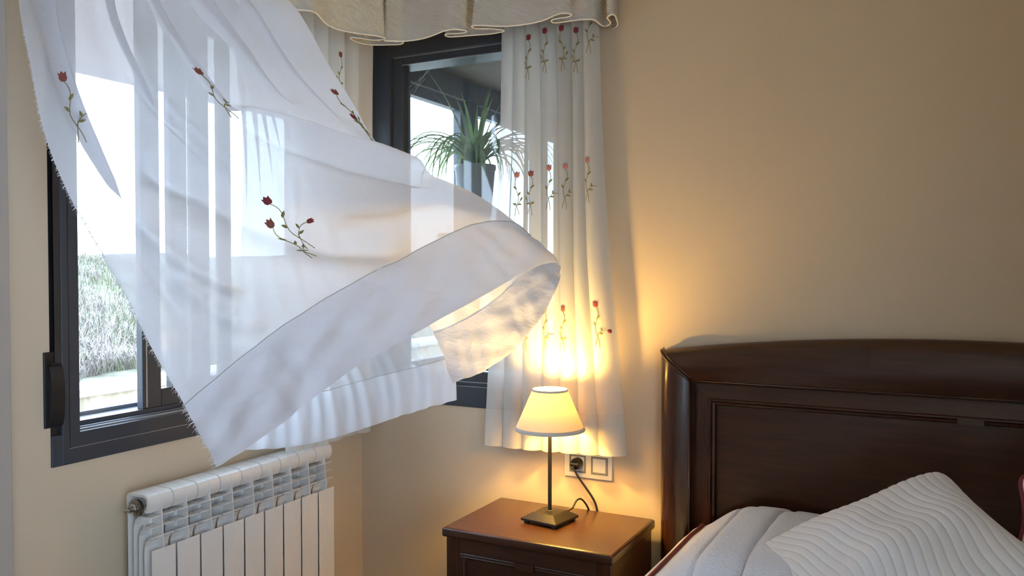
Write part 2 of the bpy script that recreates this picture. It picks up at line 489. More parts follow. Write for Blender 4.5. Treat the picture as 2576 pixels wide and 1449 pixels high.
# roller shutter pulled part of the way down outside
rs = empty('roller_shutter', (-0.13, (y0 + y1) / 2, 1.89))
tag(rs, 'pale roller shutter half lowered outside the open sliding window', 'shutter')
sl = None
for k in range(9):
    za = 1.885 + k * 0.038
    if sl is None:
        bm = BM()
        prism(bm, [(-0.140, 0), (-0.132, 0.003), (-0.130, 0.019), (-0.132, 0.035), (-0.140, 0.038), (-0.142, 0.019)], 'y', y0 + 0.03, y1 - 0.03)
        sl = obj('slat', bm, M['slat'], rs)
        sl.location.z += za; base_z = za
        first = sl
    else:
        c = first.copy(); COL.objects.link(c); c.parent = rs; c.location.z = first.location.z + (za - base_z)

# strap winder and strap
sw = empty('shutter_strap_winder', (0.0, -1.22, 0.97))
tag(sw, 'black shutter strap winder set in the wall beside the window frame', 'strap winder')
obj('wall_box', box(BM(), (-0.01, -1.242, 0.970), (0.004, -1.206, 1.156), 0.002), M['black'], sw)
bm = BM()
prof = [(0.004, 0.972), (0.011, 0.975), (0.017, 0.995), (0.020, 1.03), (0.020, 1.07), (0.016, 1.105), (0.010, 1.122), (0.004, 1.124)]
vs = []
prism(bm, [(p_[0], p_[1]) for p_ in prof], 'y', -1.233, -1.199)
obj('cover', bm, M['black'], sw, smooth=True, angle=40)
bm = BM(); box(bm, (0.006, -1.228, 1.124), (0.012, -1.203, 1.128), 0.001); obj('strap_guide', bm, M['black'], sw)
bm = BM(); box(bm, (0.004, -1.2155, 1.118), (0.0065, -1.199, 2.30), 0.0006); obj('strap', bm, M['strap'], sw)

# ------------------------------------------------------------------ window 2 beside the bed
x0, x1, z0, z1 = W2
w = empty('window_2', ((x0 + x1) / 2, 0.03, z0)); w['kind'] = 'structure'
obj('frame_stile', box(BM(), (x0, -0.006, z0), (x0 + 0.078, 0.075, z1), 0.002), M['frame'], w)
obj('frame_stile', box(BM(), (x1 - 0.078, -0.006, z0), (x1, 0.075, z1), 0.002), M['frame'], w)
obj('frame_rail', box(BM(), (x0, -0.0055, z0), (x1, 0.075, z0 + 0.075), 0.002), M['frame'], w)
obj('frame_rail', box(BM(), (x0, -0.0055, z1 - 0.074), (x1, 0.075, z1), 0.002), M['frame'], w)
bm = BM(); box(bm, (x0 + 0.03, -0.0066, z0 + 0.071), (x1 - 0.03, -0.0052, z0 + 0.0725)); obj('trim_joint', bm, M['track'], w)
bm = BM()
st = 0.052
xa, xb, za, zb = x0 + 0.074, x1 - 0.074, z0 + 0.072, z1 - 0.072
box(bm, (xa, 0.008, za), (xa + st, 0.05, zb), 0.003); box(bm, (xb - st, 0.008, za), (xb, 0.05, zb), 0.003)
box(bm, (xa + st, 0.008, za), (xb - st, 0.05, za + st), 0.003); box(bm, (xa + st, 0.008, zb - 0.030), (xb - st, 0.05, zb), 0.003)
s_ = obj('sash', bm, M['frame'], w)
obj('pane', box(BM(), (xa + st - 0.002, 0.026, za + st - 0.002), (xb - st + 0.002, 0.030, zb - 0.028)), M['dusty_glass'], s_)
bm = BM()
box(bm, (xa + 0.012, 0.0065, zb - 0.005), (xb - 0.012, 0.0085, zb - 0.002)); box(bm, (xa + st - 0.004, 0.0062, zb - 0.033), (xb - st, 0.0085, zb - 0.0305))
obj('glazing_bead', bm, M['track'], s_)
bm = BM(); box(bm, (xa, 0.0065, za + 0.012), (xb, 0.0085, za + 0.015)); obj('glazing_bead', bm, M['track'], s_)
bm = BM()
box(bm, (x0 + 0.076, 0.05, z0 + 0.05), (x0 + 0.082, TH, z1 - 0.05))
obj('outer_reveal', bm, M['frame'], w)
bm = BM()
box(bm, (x0 + 0.076, 0.05, z1 - 0.10), (x1 - 0.076, TH, z1 - 0.05))
obj('outer_reveal', bm, M['frame'], w)

# ------------------------------------------------------------------ the glazed porch behind window 2
PX, PY, PZ = 2.6, 3.0, 2.215
struct('floor_porch', box(BM(), (-TH, TH, -0.1), (PX, PY, 0)), M['yard'])
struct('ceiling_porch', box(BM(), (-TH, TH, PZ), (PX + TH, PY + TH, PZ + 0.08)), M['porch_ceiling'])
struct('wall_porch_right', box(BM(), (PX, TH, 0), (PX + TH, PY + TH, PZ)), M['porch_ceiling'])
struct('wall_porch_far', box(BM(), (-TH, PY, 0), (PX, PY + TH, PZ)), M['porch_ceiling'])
struct('wall_porch_parapet', box(BM(), (-TH, TH, 0), (0, PY, 0.85)), M['wall'])
def porch_window(name, ya, yb):
    e = empty(name, (-0.04, (ya + yb) / 2, 0.85)); e['kind'] = 'structure'
    zt = PZ
    obj('frame_rail', box(BM(), (-0.06, ya, zt - 0.095), (0.004, yb, zt), 0.002), M['frame'], e)
    obj('frame_rail', box(BM(), (-0.06, ya, 0.85), (0.004, yb, 0.93), 0.002), M['frame'], e)
    obj('frame_stile', box(BM(), (-0.06, ya, 0.93), (0.004, ya + 0.045, zt - 0.095), 0.002), M['frame'], e)
    obj('frame_stile', box(BM(), (-0.06, yb - 0.045, 0.93), (0.004, yb, zt - 0.095), 0.002), M['frame'], e)
    bm = BM()
    a, b, c, d = ya + 0.045, yb - 0.045, 0.93, zt - 0.095
    box(bm, (-0.055, a, c), (-0.015, a + 0.024, d), 0.002); box(bm, (-0.055, b - 0.024, c), (-0.015, b, d), 0.002)
    box(bm, (-0.055, a, c), (-0.015, b, c + 0.045), 0.002); box(bm, (-0.055, a, d - 0.045), (-0.015, b, d), 0.002)
    s_ = obj('sash', bm, M['frame'], e)
    obj('pane', box(BM(), (-0.037, a + 0.024, c + 0.045), (-0.033, b - 0.024, d - 0.045)), M['glass'], s_)
    obj('glazing_bead', box(BM(), (-0.0045, ya + 0.06, d - 0.004), (0.0055, yb - 0.06, d + 0.001)), M['track'], e)  # bright strip for the highlight along the beam's lower edge
porch_window('window_3', 0.13, 0.82)
porch_window('window_4', 0.82, 1.60)
porch_window('window_5', 1.60, 2.98)

# ------------------------------------------------------------------ outdoors: paving, retaining wall, grassy bank
struct('ground', box(BM(), (-14, -16, -0.55), (12, 12, -0.45)), M['yard'])
rw = empty('retaining_wall', (-4.1, 1.5, -0.45)); rw['kind'] = 'structure'
obj('wall_body', box(BM(), (-4.3, -8, -0.45), (-4.0, 12, 0.36)), M['concrete'], rw)
obj('coping', box(BM(), (-4.34, -8, 0.36), (-3.96, 12, 0.425), 0.006), M['cap'], rw)
rnd = np.random.default_rng(3)
nx_, ny_ = 46, 120
X = np.linspace(-4.3, -14, nx_); Y = np.linspace(-8, 16, ny_)
def bank_z(x, y):
    d = (-4.3 - x)
    return 0.36 + 1.22 * smoothstep(0, 7.0, d) + 0.05 * np.sin(1.7 * y + 0.6 * x) + 0.04 * np.sin(3.1 * y - 1.3 * x) * smoothstep(0, .6, d)
XX, YY = np.meshgrid(X, Y, indexing='ij')
G = np.stack([XX, YY, bank_z(XX, YY)], -1)
o = link('hillside', grid_mesh('hillside', G), M['grassy']); o['kind'] = 'structure'
def blades(name, n, mat, hmin, hmax, seed, label, lean):
    rg = np.random.default_rng(seed)
    d = rg.random(n) ** 1.5 * 6.0; x = -4.62 - d; y = -1.0 + rg.random(n) * 8.0
    keep = np.sin(2.3 * y + 1.1 * x + seed) + np.sin(4.1 * y - 2.0 * x) * 0.7 + rg.random(n) * 1.4 > 0.1
    x, y = x[keep], y[keep]; n = len(x); z = bank_z(x, y) - 0.02
    h = hmin + (hmax - hmin) * rg.random(n); a = rg.random(n) * 2 * np.pi; ln = lean * (0.3 + rg.random(n)); w_ = 0.0025 + 0.004 * rg.random(n)
    px, py = np.cos(a), np.sin(a)
    b = np.stack([x, y, z], -1); side = np.stack([-py * w_, px * w_, 0 * x], -1)
    mid = b + np.stack([px * ln * h * 0.35, py * ln * h * 0.35, h * 0.6], -1)
    tip = b + np.stack([px * ln * h, py * ln * h, h * (1 - 0.25 * ln)], -1)
    v = np.stack([b - side, b + side, mid - side * 0.7, mid + side * 0.7, tip], 1).reshape(-1, 3)
    k = np.arange(n)[:, None] * 5
    f4 = (k + np.array([[0, 1, 3, 2]])).tolist(); f3 = (k + np.array([[2, 3, 4]])).tolist()
    me = bpy.data.meshes.new(name); me.from_pydata(v.tolist(), [], f4 + f3); me.update()
    tag(link(name, me, mat), label, 'grass', None, 'stuff')
blades('green_grass', 26000, M['blade_green'], 0.06, 0.18, 5, 'green grass growing on the bank above the retaining wall', 0.5)
blades('dry_grass', 26000, M['blade_dry'], 0.10, 0.30, 8, 'dry pale stalks matted across the bank outside', 1.0)

# nets of strands through the loose curtains and the hem line of the valance (metres)
NET_V=[0.0,0.0818,0.1636,0.2455,0.3273,0.4091,0.4909,0.5727,0.6545,0.7364,0.8182,0.9,0.933,0.966,1.0]
BLOWN_S=[0.0,0.0976,0.2019,0.299,0.3887,0.4778,0.5473,0.6219,0.7323,0.8309,0.9257,1.0]
BLOWN_NET=[[[0.12,-1.285,2.45],[0.154,-1.307,2.321],[0.18,-1.338,2.193],[0.191,-1.384,2.065],[0.199,-1.416,1.935],[0.219,-1.407,1.803],[0.241,-1.396,1.67],[0.279,-1.375,1.544],[0.332,-1.346,1.423],[0.39,-1.315,1.306],[0.443,-1.287,1.185],[0.5,-1.255,1.068],[0.526,-1.249,1.026],[0.555,-1.247,0.985],[0.587,-1.247,0.944]],[[0.12,-1.17,2.45],[0.15,-1.194,2.326],[0.176,-1.228,2.204],[0.196,-1.278,2.085],[0.216,-1.32,1.965],[0.248,-1.317,1.84],[0.292,-1.304,1.719],[0.345,-1.29,1.602],[0.402,-1.273,1.487],[0.461,-1.256,1.373],[0.53,-1.234,1.266],[0.608,-1.207,1.166],[0.641,-1.203,1.122],[0.673,-1.203,1.076],[0.705,-1.206,1.028]],[[0.12,-1.07,2.45],[0.145,-1.095,2.328],[0.172,-1.13,2.209],[0.201,-1.183,2.095],[0.235,-1.232,1.984],[0.278,-1.234,1.866],[0.33,-1.219,1.749],[0.392,-1.21,1.639],[0.462,-1.196,1.535],[0.538,-1.18,1.434],[0.625,-1.159,1.344],[0.72,-1.136,1.263],[0.752,-1.13,1.221],[0.781,-1.128,1.176],[0.808,-1.127,1.127]],[[0.12,-0.97,2.45],[0.143,-0.994,2.327],[0.169,-1.03,2.209],[0.204,-1.089,2.101],[0.249,-1.141,1.997],[0.306,-1.138,1.886],[0.372,-1.121,1.777],[0.448,-1.112,1.677],[0.532,-1.099,1.584],[0.621,-1.082,1.496],[0.719,-1.066,1.418],[0.817,-1.049,1.34],[0.849,-1.043,1.299],[0.877,-1.037,1.254],[0.903,-1.031,1.205]],[[0.12,-0.87,2.45],[0.139,-0.89,2.323],[0.166,-0.926,2.205],[0.211,-0.989,2.103],[0.271,-1.038,2.005],[0.337,-1.027,1.897],[0.412,-1.014,1.794],[0.499,-1.007,1.702],[0.593,-0.994,1.618],[0.691,-0.982,1.538],[0.799,-0.97,1.472],[0.905,-0.957,1.404],[0.937,-0.952,1.365],[0.963,-0.946,1.319],[0.987,-0.941,1.269]],[[0.12,-0.79,2.45],[0.131,-0.809,2.316],[0.161,-0.842,2.198],[0.227,-0.903,2.108],[0.308,-0.945,2.022],[0.379,-0.93,1.915],[0.458,-0.919,1.814],[0.55,-0.912,1.726],[0.649,-0.899,1.646],[0.754,-0.885,1.574],[0.87,-0.873,1.518],[0.981,-0.86,1.458],[1.013,-0.852,1.422],[1.039,-0.843,1.38],[1.063,-0.832,1.333]],[[0.12,-0.72,2.45],[0.125,-0.739,2.307],[0.159,-0.772,2.188],[0.245,-0.828,2.114],[0.341,-0.864,2.039],[0.408,-0.849,1.925],[0.487,-0.836,1.821],[0.581,-0.826,1.731],[0.683,-0.81,1.651],[0.792,-0.791,1.584],[0.912,-0.774,1.53],[1.025,-0.758,1.468],[1.051,-0.751,1.439],[1.075,-0.743,1.406],[1.097,-0.735,1.37]],[[0.12,-0.66,2.45],[0.12,-0.673,2.296],[0.159,-0.698,2.179],[0.265,-0.743,2.123],[0.365,-0.76,2.048],[0.432,-0.744,1.931],[0.511,-0.736,1.825],[0.588,-0.731,1.714],[0.682,-0.714,1.628],[0.804,-0.685,1.581],[0.922,-0.667,1.521],[1.022,-0.647,1.437],[1.046,-0.638,1.412],[1.068,-0.627,1.387],[1.09,-0.614,1.361]],[[0.1,-0.64,2.45],[0.155,-0.666,2.334],[0.218,-0.698,2.223],[0.286,-0.721,2.114],[0.349,-0.71,2.0],[0.411,-0.694,1.886],[0.476,-0.681,1.772],[0.552,-0.66,1.668],[0.652,-0.626,1.593],[0.762,-0.589,1.53],[0.858,-0.561,1.445],[0.939,-0.536,1.344],[0.959,-0.527,1.313],[0.978,-0.517,1.282],[0.998,-0.508,1.249]],[[0.08,-0.66,2.45],[0.152,-0.66,2.339],[0.186,-0.661,2.214],[0.218,-0.657,2.087],[0.277,-0.645,1.97],[0.336,-0.632,1.855],[0.4,-0.616,1.74],[0.476,-0.594,1.636],[0.57,-0.561,1.552],[0.669,-0.529,1.471],[0.755,-0.51,1.373],[0.826,-0.483,1.266],[0.847,-0.469,1.229],[0.867,-0.451,1.191],[0.887,-0.432,1.152]],[[0.07,-0.7,2.45],[0.127,-0.688,2.333],[0.158,-0.675,2.207],[0.187,-0.662,2.08],[0.233,-0.648,1.958],[0.28,-0.632,1.837],[0.335,-0.611,1.72],[0.401,-0.585,1.61],[0.477,-0.551,1.509],[0.558,-0.517,1.412],[0.641,-0.49,1.313],[0.707,-0.456,1.206],[0.726,-0.437,1.16],[0.74,-0.416,1.114],[0.752,-0.392,1.065]],[[0.06,-0.74,2.45],[0.101,-0.716,2.328],[0.128,-0.689,2.203],[0.156,-0.668,2.077],[0.193,-0.652,1.953],[0.235,-0.631,1.831],[0.283,-0.607,1.712],[0.338,-0.579,1.596],[0.401,-0.546,1.487],[0.471,-0.51,1.382],[0.545,-0.478,1.277],[0.604,-0.443,1.167],[0.619,-0.425,1.12],[0.629,-0.406,1.071],[0.637,-0.385,1.019]]]
INNER_S=[0.0,0.158,0.3465,0.5878,0.7716,1.0]
INNER_NET=[[[0.1,-0.8,2.45],[0.176,-0.794,2.309],[0.195,-0.77,2.182],[0.126,-0.724,2.075],[0.106,-0.716,1.949],[0.139,-0.74,1.805],[0.162,-0.757,1.663],[0.169,-0.766,1.528],[0.173,-0.775,1.392],[0.182,-0.788,1.255],[0.192,-0.802,1.117],[0.203,-0.813,0.981],[0.207,-0.816,0.94],[0.211,-0.819,0.9],[0.214,-0.822,0.859]],[[0.1,-0.765,2.45],[0.178,-0.759,2.307],[0.196,-0.736,2.181],[0.123,-0.688,2.078],[0.107,-0.679,1.951],[0.146,-0.701,1.805],[0.172,-0.716,1.663],[0.182,-0.72,1.528],[0.195,-0.723,1.393],[0.218,-0.727,1.256],[0.243,-0.732,1.119],[0.265,-0.737,0.983],[0.27,-0.739,0.941],[0.275,-0.741,0.898],[0.279,-0.744,0.855]],[[0.1,-0.73,2.45],[0.18,-0.726,2.306],[0.197,-0.703,2.18],[0.12,-0.655,2.082],[0.108,-0.645,1.956],[0.154,-0.663,1.808],[0.187,-0.672,1.666],[0.205,-0.671,1.532],[0.227,-0.667,1.4],[0.262,-0.664,1.266],[0.304,-0.656,1.133],[0.343,-0.65,1.001],[0.353,-0.653,0.958],[0.361,-0.658,0.914],[0.368,-0.664,0.869]],[[0.1,-0.695,2.45],[0.183,-0.692,2.303],[0.198,-0.669,2.179],[0.117,-0.62,2.086],[0.113,-0.608,1.961],[0.17,-0.619,1.813],[0.216,-0.621,1.673],[0.246,-0.612,1.542],[0.282,-0.599,1.414],[0.333,-0.585,1.287],[0.392,-0.567,1.161],[0.447,-0.551,1.036],[0.46,-0.551,0.994],[0.471,-0.554,0.952],[0.481,-0.559,0.909]],[[0.1,-0.66,2.45],[0.186,-0.658,2.3],[0.199,-0.636,2.176],[0.112,-0.588,2.087],[0.117,-0.574,1.961],[0.188,-0.578,1.813],[0.246,-0.569,1.677],[0.289,-0.55,1.552],[0.337,-0.53,1.428],[0.397,-0.51,1.303],[0.467,-0.484,1.183],[0.527,-0.464,1.06],[0.536,-0.463,1.02],[0.541,-0.466,0.978],[0.544,-0.469,0.934]],[[0.1,-0.62,2.45],[0.089,-0.596,2.315],[0.103,-0.571,2.181],[0.135,-0.551,2.049],[0.172,-0.537,1.918],[0.217,-0.523,1.789],[0.269,-0.502,1.664],[0.328,-0.477,1.542],[0.392,-0.448,1.425],[0.464,-0.417,1.313],[0.545,-0.381,1.205],[0.61,-0.352,1.089],[0.619,-0.349,1.048],[0.623,-0.348,1.006],[0.625,-0.348,0.961]]]
VALANCE_HEM=[[0.24,-0.607],[0.267,-0.58],[0.26,-0.54],[0.22,-0.447],[0.217,-0.395],[0.234,-0.346],[0.268,-0.298],[0.284,-0.237],[0.249,-0.239],[0.216,-0.283],[0.193,-0.3],[0.181,-0.269],[0.183,-0.229],[0.201,-0.198],[0.249,-0.173],[0.302,-0.162],[0.317,-0.182],[0.296,-0.204],[0.268,-0.221],[0.287,-0.203],[0.322,-0.185],[0.392,-0.181],[0.449,-0.199],[0.492,-0.218],[0.521,-0.228],[0.553,-0.221],[0.567,-0.184],[0.536,-0.18],[0.489,-0.189],[0.482,-0.166],[0.511,-0.151],[0.578,-0.137],[0.647,-0.128],[0.68,-0.141],[0.666,-0.163],[0.636,-0.188],[0.607,-0.213],[0.61,-0.226],[0.682,-0.193],[0.741,-0.172],[0.796,-0.172],[0.852,-0.189],[0.897,-0.215],[0.929,-0.216],[0.937,-0.194],[0.914,-0.18],[0.858,-0.168],[0.855,-0.146],[0.878,-0.139],[0.915,-0.138],[0.953,-0.133],[0.972,-0.123],[0.978,-0.088],[0.984,-0.037],[1.004,-0.051],[1.017,-0.099],[1.029,-0.129],[1.045,-0.139],[1.043,-0.1],[1.03,-0.051],[1.007,-0.01],[0.99,0.0]]

# ------------------------------------------------------------------ curtains
def net_surface(net, sv, sq, vq):
    """smooth sheet through a net of strands; sq may differ from row to row"""
    net = np.asarray(net, float); n = len(sv); nv = len(NET_V)
    fine = np.linspace(0, 1, 401)
    t_ = spline(sv, net.reshape(n, -1), fine).reshape(401, nv, 3)
    F_ = spline(NET_V, t_.transpose(1, 0, 2).reshape(nv, -1), vq).reshape(len(vq), 401, 3)
    out = np.empty((len(vq), sq.shape[1], 3))
    for i in range(len(vq)):
        for k in range(3):
            out[i, :, k] = np.interp(sq[i], fine, F_[i, :, k])
    return out

def fold_columns(folds, vq, per=150, rev=10):
    """material columns of a sheet with S-shaped overlapping folds.
    folds: list of (centre at v list, overlap at v list); returns s and depth offset per row"""
    S_rows, N_rows = [], []
    cuts0 = [0.0] + [f_['c'][0] for f_ in folds] + [1.0]
    counts = [max(6, int(per * (cuts0[i + 1] - cuts0[i]))) for i in range(len(cuts0) - 1)]
    for v in vq:
        s_, n_ = [], []
        pos = 0.0; back = 0.0
        for i, f_ in enumerate(folds):
            c = np.interp(v, f_['v'], f_['c']); o = np.interp(v, f_['v'], f_['o']); h = f_['h'] * min(1, max(0, o) / 0.02)
            a = np.linspace(pos, c + o / 2, counts[i], endpoint=False)
            s_ += a.tolist(); n_ += (-back * np.exp(-(a - pos) / 0.035)).tolist()
            b = np.linspace(c + o / 2, c - o / 2, rev, endpoint=False)
            s_ += b.tolist(); n_ += np.linspace(0, -h, rev, endpoint=False).tolist()
            pos = c - o / 2; back = h * 1.6
        a = np.linspace(pos, 1.0, counts[-1])
        s_ += a.tolist(); n_ += (-back * np.exp(-(a - pos) / 0.035)).tolist()
        S_rows.append(s_); N_rows.append(n_)
    S = np.array(S_rows); N = np.array(N_rows)
    for _ in range(2):
        N[:, 1:-1] = 0.25 * N[:, :-2] + 0.5 * N[:, 1:-1] + 0.25 * N[:, 2:]
        S[:, 1:-1] = 0.25 * S[:, :-2] + 0.5 * S[:, 1:-1] + 0.25 * S[:, 2:]
    return S, N

def curve_dist(Sg, Vg, pts, ws, wv):
    """distance in metres from each (s, v) to a polyline, with the side it lies on and the place along it"""
    P = np.array(pts, float) * np.array([ws, wv]); q = np.stack([Sg * ws, Vg * wv], -1)
    best = np.full(Sg.shape, 1e9); side = np.zeros(Sg.shape); along = np.zeros(Sg.shape)
    L = np.concatenate([[0], np.cumsum(np.linalg.norm(np.diff(P, axis=0), axis=1))])
    for i in range(len(P) - 1):
        d = P[i + 1] - P[i]; l2 = d @ d
        t_ = np.clip(((q - P[i]) @ d) / l2, 0, 1); r = q - (P[i] + t_[..., None] * d)
        dist = np.linalg.norm(r, axis=-1); m_ = dist < best
        best[m_] = dist[m_]; side[m_] = np.sign(d[0] * r[..., 1] - d[1] * r[..., 0])[m_]; along[m_] = ((L[i] + t_ * math.sqrt(l2)) / L[-1])[m_]
    return best, side, along

def add_hem(G, nrm, row, mat, seam_mat, parent, side, gap=0.003, dotted=False):
    """second layer of the turned-up hem on the far face and the stitched line above it"""
    sub = G[row:] - side * nrm[row:] * gap
    sub[0] = G[row] - side * nrm[row] * 0.0005
    link('hem', grid_mesh('hem', sub), mat, parent)
    bm = BM()
    line = G[row] + side * nrm[row] * 0.0008
    if dotted:
        for p_ in line[::2]:
            bmesh.ops.create_icosphere(bm, subdivisions=1, radius=0.0011, matrix=Matrix.Translation(Vector(p_)))
    else:
        tube(bm, [tuple(p_) for p_ in line[::2]], 0.0010, 5)
    obj('seam', bm, seam_mat, parent)

# --- embroidered tulips that follow the cloth
def motif_shapes(flip, variant):
    """strokes and leaves (stem colour) and petals, in metres: across, up; origin at the foot of the stems"""
    f_ = -1 if flip else 1
    strokes = [[(0.004, 0.0), (0.001, 0.03), (-0.006, 0.06), (0.004, 0.09), (0.007, 0.112), (0.001, 0.128)],
               [(-0.009, 0.004), (-0.003, 0.026), (0.004, 0.045)]]
    leaves = [((0.0, 0.088), (0.013, 0.100)), ((-0.003, 0.066), (-0.012, 0.080))]
    flowers = [((0.001, 0.126), 0.0, 1.0)]
    if variant in (0, 2):
        strokes.append([(-0.002, 0.036), (0.012, 0.050), (0.022, 0.054), (0.032, 0.052)])
        leaves += [((0.014, 0.050), (0.013, 0.064)), ((0.004, 0.043), (0.019, 0.042))]
        if variant == 2:
            flowers.append(((0.032, 0.052), -1.7, 0.72))
    else:
        strokes.append([(-0.001, 0.034), (-0.010, 0.048), (-0.017, 0.060)])
        leaves += [((-0.012, 0.050), (-0.018, 0.064)), ((-0.002, 0.040), (-0.017, 0.038)), ((0.0, 0.036), (0.014, 0.044))]
    fx = lambda p_: (p_[0] * f_, p_[1])
    return [[fx(q) for q in s_] for s_ in strokes], [(fx(a), fx(b)) for a, b in leaves], [(fx(c), r * f_, k) for c, r, k in flowers]

def embroider(parent, G, nrm, side, target, petal, variant=0, flip=False, scale=1.0, pick=None, top=True):
    """G: cloth grid (rows downwards). target: point of the cloth where the flower head sits"""
    D = np.linalg.norm(G - np.array(target), axis=2)
    if pick is not None: D = D + pick(G)
    r0, c0 = np.unravel_index(np.argmin(D), D.shape)
    nr, nc = G.shape[:2]
    # arc lengths along the row and the column through that vertex
    col = np.concatenate([[0], np.cumsum(np.linalg.norm(np.diff(G[:, c0], axis=0), axis=1))]); col -= col[r0]
    def on(a, b):
        """a across, b up from the flower head"""
        r = np.interp(-b, col, np.arange(nr))
        ri = int(np.clip(round(r), 0, nr - 1))
        row = np.concatenate([[0], np.cumsum(np.linalg.norm(np.diff(G[ri], axis=0), axis=1))]); row -= row[c0]
        c = np.interp(a, row, np.arange(nc))
        i = min(int(r), nr - 2); j = min(int(c), nc - 2); u, v = r - i, c - j
        w4 = ((1 - u) * (1 - v), (1 - u) * v, u * (1 - v), u * v)
        p_ = G[i, j] * w4[0] + G[i, j + 1] * w4[1] + G[i + 1, j] * w4[2] + G[i + 1, j + 1] * w4[3]
        n_ = nrm[i, j] * w4[0] + nrm[i, j + 1] * w4[1] + nrm[i + 1, j] * w4[2] + nrm[i + 1, j + 1] * w4[3]
        return Vector(p_ + side * n_ * 0.0016)
    strokes, leaves, flowers = motif_shapes(flip, variant)
    hx, hy = flowers[0][0]
    mp = lambda p_: on((p_[0] - hx) * scale, (p_[1] - hy) * scale)
    bm = BM()
    for s_ in strokes:
        q = catmull(s_, 14)
        tube(bm, [mp(p_) for p_ in q], 0.00085 * scale, 5)
    for a, b in leaves:
        a, b = np.array(a), np.array(b); d = b - a; n_ = np.array([-d[1], d[0]])
        pts = [a, a + d * .3 + n_ * .20, a + d * .65 + n_ * .17, b, a + d * .6 - n_ * .18, a + d * .3 - n_ * .16]
        c = bm.verts.new(mp(a + d * .5) + Vector(nrm[r0, c0]) * side * 0.0008)
        vs = [bm.verts.new(mp(p_)) for p_ in pts]
        for k in range(len(vs)): bm.faces.new((vs[k], vs[(k + 1) % len(vs)], c))
    st = obj('embroidered_tulip', bm, M['stem'], parent)
    for (c, rot, k) in flowers:
        bm = BM()
        outline = [(0, 0), (-.0055, .0015), (-.0085, .007), (-.008, .013), (-.0085, .020), (-.0045, .0165), (-.0005, .022), (.0035, .0165), (.0085, .020), (.008, .012), (.0082, .006), (.005, .001)]
        ca, sa = math.cos(rot), math.sin(rot)
        pts = [(c[0] + (x * ca - y * sa) * k, c[1] + (x * sa + y * ca) * k) for x, y in outline]
        mid = (c[0] - .010 * sa * k, c[1] + .010 * ca * k)
        cv = bm.verts.new(mp(mid) + Vector(nrm[r0, c0]) * side * 0.0015)
        vs = [bm.verts.new(mp(p_)) for p_ in pts]
        for i in range(len(vs)): bm.faces.new((vs[i], vs[(i + 1) % len(vs)], cv))
        obj('petals', bm, petal, st)
    return st

# --- the curtain blown into the room
NR = 170
vq = np.linspace(0, 1, NR)
FOLDS = [
    dict(v=[0, .33, .46, .54, .60, .66], c=[.060, .060, .058, .062, .066, .074], o=[.055, .050, .042, .036, .022, -.025], h=.016),
    dict(v=[0, .33, .42, .50, .55], c=[.208, .210, .213, .216, .222], o=[.030, .022, .018, .010, -.025], h=.012),
    dict(v=[0, .32, .42, .48, .53, .58], c=[.312, .319, .334, .342, .350, .38], o=[.035, .024, .026, .026, .012, -.025], h=.014),
    dict(v=[0, .30, .41, .50, .56], c=[.420, .431, .459, .463, .49], o=[.065, .058, .040, .020, -.025], h=.018),
    dict(v=[0, .30, .42, .55, .62], c=[.520, .525, .535, .545, .55], o=[.03, .022, .016, .008, -.025], h=.012),
]
Sg, Ng = fold_columns(FOLDS, vq)
G = net_surface(BLOWN_NET, BLOWN_S, Sg, vq)
base = net_surface(BLOWN_NET, BLOWN_S, np.tile(np.linspace(0, 1, Sg.shape[1]), (NR, 1)), vq)
bn = normals(base)
if (bn[60, 40] @ (np.array(cam.location) - base[60, 40])) < 0: bn = -bn
idx = np.clip((Sg * (Sg.shape[1] - 1)).round().astype(int), 0, Sg.shape[1] - 1)
nn = np.take_along_axis(bn, idx[..., None].repeat(3, 2), 1)
Vg = np.tile(vq[:, None], (1, Sg.shape[1]))
off = Ng.copy()
WS, WV = 1.58, 1.60
def wrinkle(pts, amp, width, skew=0.0, taper=(0.15, 0.8)):
    global off
    d, sd, al = curve_dist(Sg, Vg, pts, WS, WV)
    env = smoothstep(0, taper[0], al) * (1 - smoothstep(taper[1], 1.0, al)) if taper else 1.0
    g = np.exp(-(d / width) ** 2)
    off = off + 1.5 * amp * env * g * (1 + skew * sd * np.minimum(1, d / width))
wrinkle([(.195, .43), (.202, .465), (.218, .515), (.245, .575), (.264, .645), (.28, .705), (.287, .765)], -.009, .012, .5, (.1, .75))
wrinkle([(.215, .44), (.232, .50), (.262, .57), (.285, .65), (.30, .71)], .008, .022, 0, (.2, .8))
wrinkle([(.12, .58), (.14, .60), (.21, .66), (.264, .755), (.307, .835), (.385, .895)], -.022, .035, .3, (.1, .9))
wrinkle([(.10, .66), (.18, .73), (.235, .82), (.28, .90)], .012, .040, 0, (.2, .8))
wrinkle([(.075, .66), (.109, .725), (.14, .775), (.175, .83)], -.012, .022, .4, (.1, .8))
wrinkle([(.095, .75), (.12, .835), (.15, .89)], -.010, .020, .4, (.1, .8))
wrinkle([(.350, .53), (.377, .555), (.455, .61), (.49, .65), (.536, .68), (.60, .72)], .020, .026, -.5, (.1, .9))
wrinkle([(.352, .55), (.40, .62), (.46, .69), (.55, .76)], -.016, .035, 0, (.15, .9))
wrinkle([(.44, .56), (.50, .60), (.57, .66)], -.010, .02, 0, (.1, .8))
wrinkle([(.05, .62), (.06, .72), (.07, .82)], .008, .02, 0, (.2, .8))
wrinkle([(.33, .80), (.40, .84), (.50, .86)], .010, .03, 0, (.2, .8))
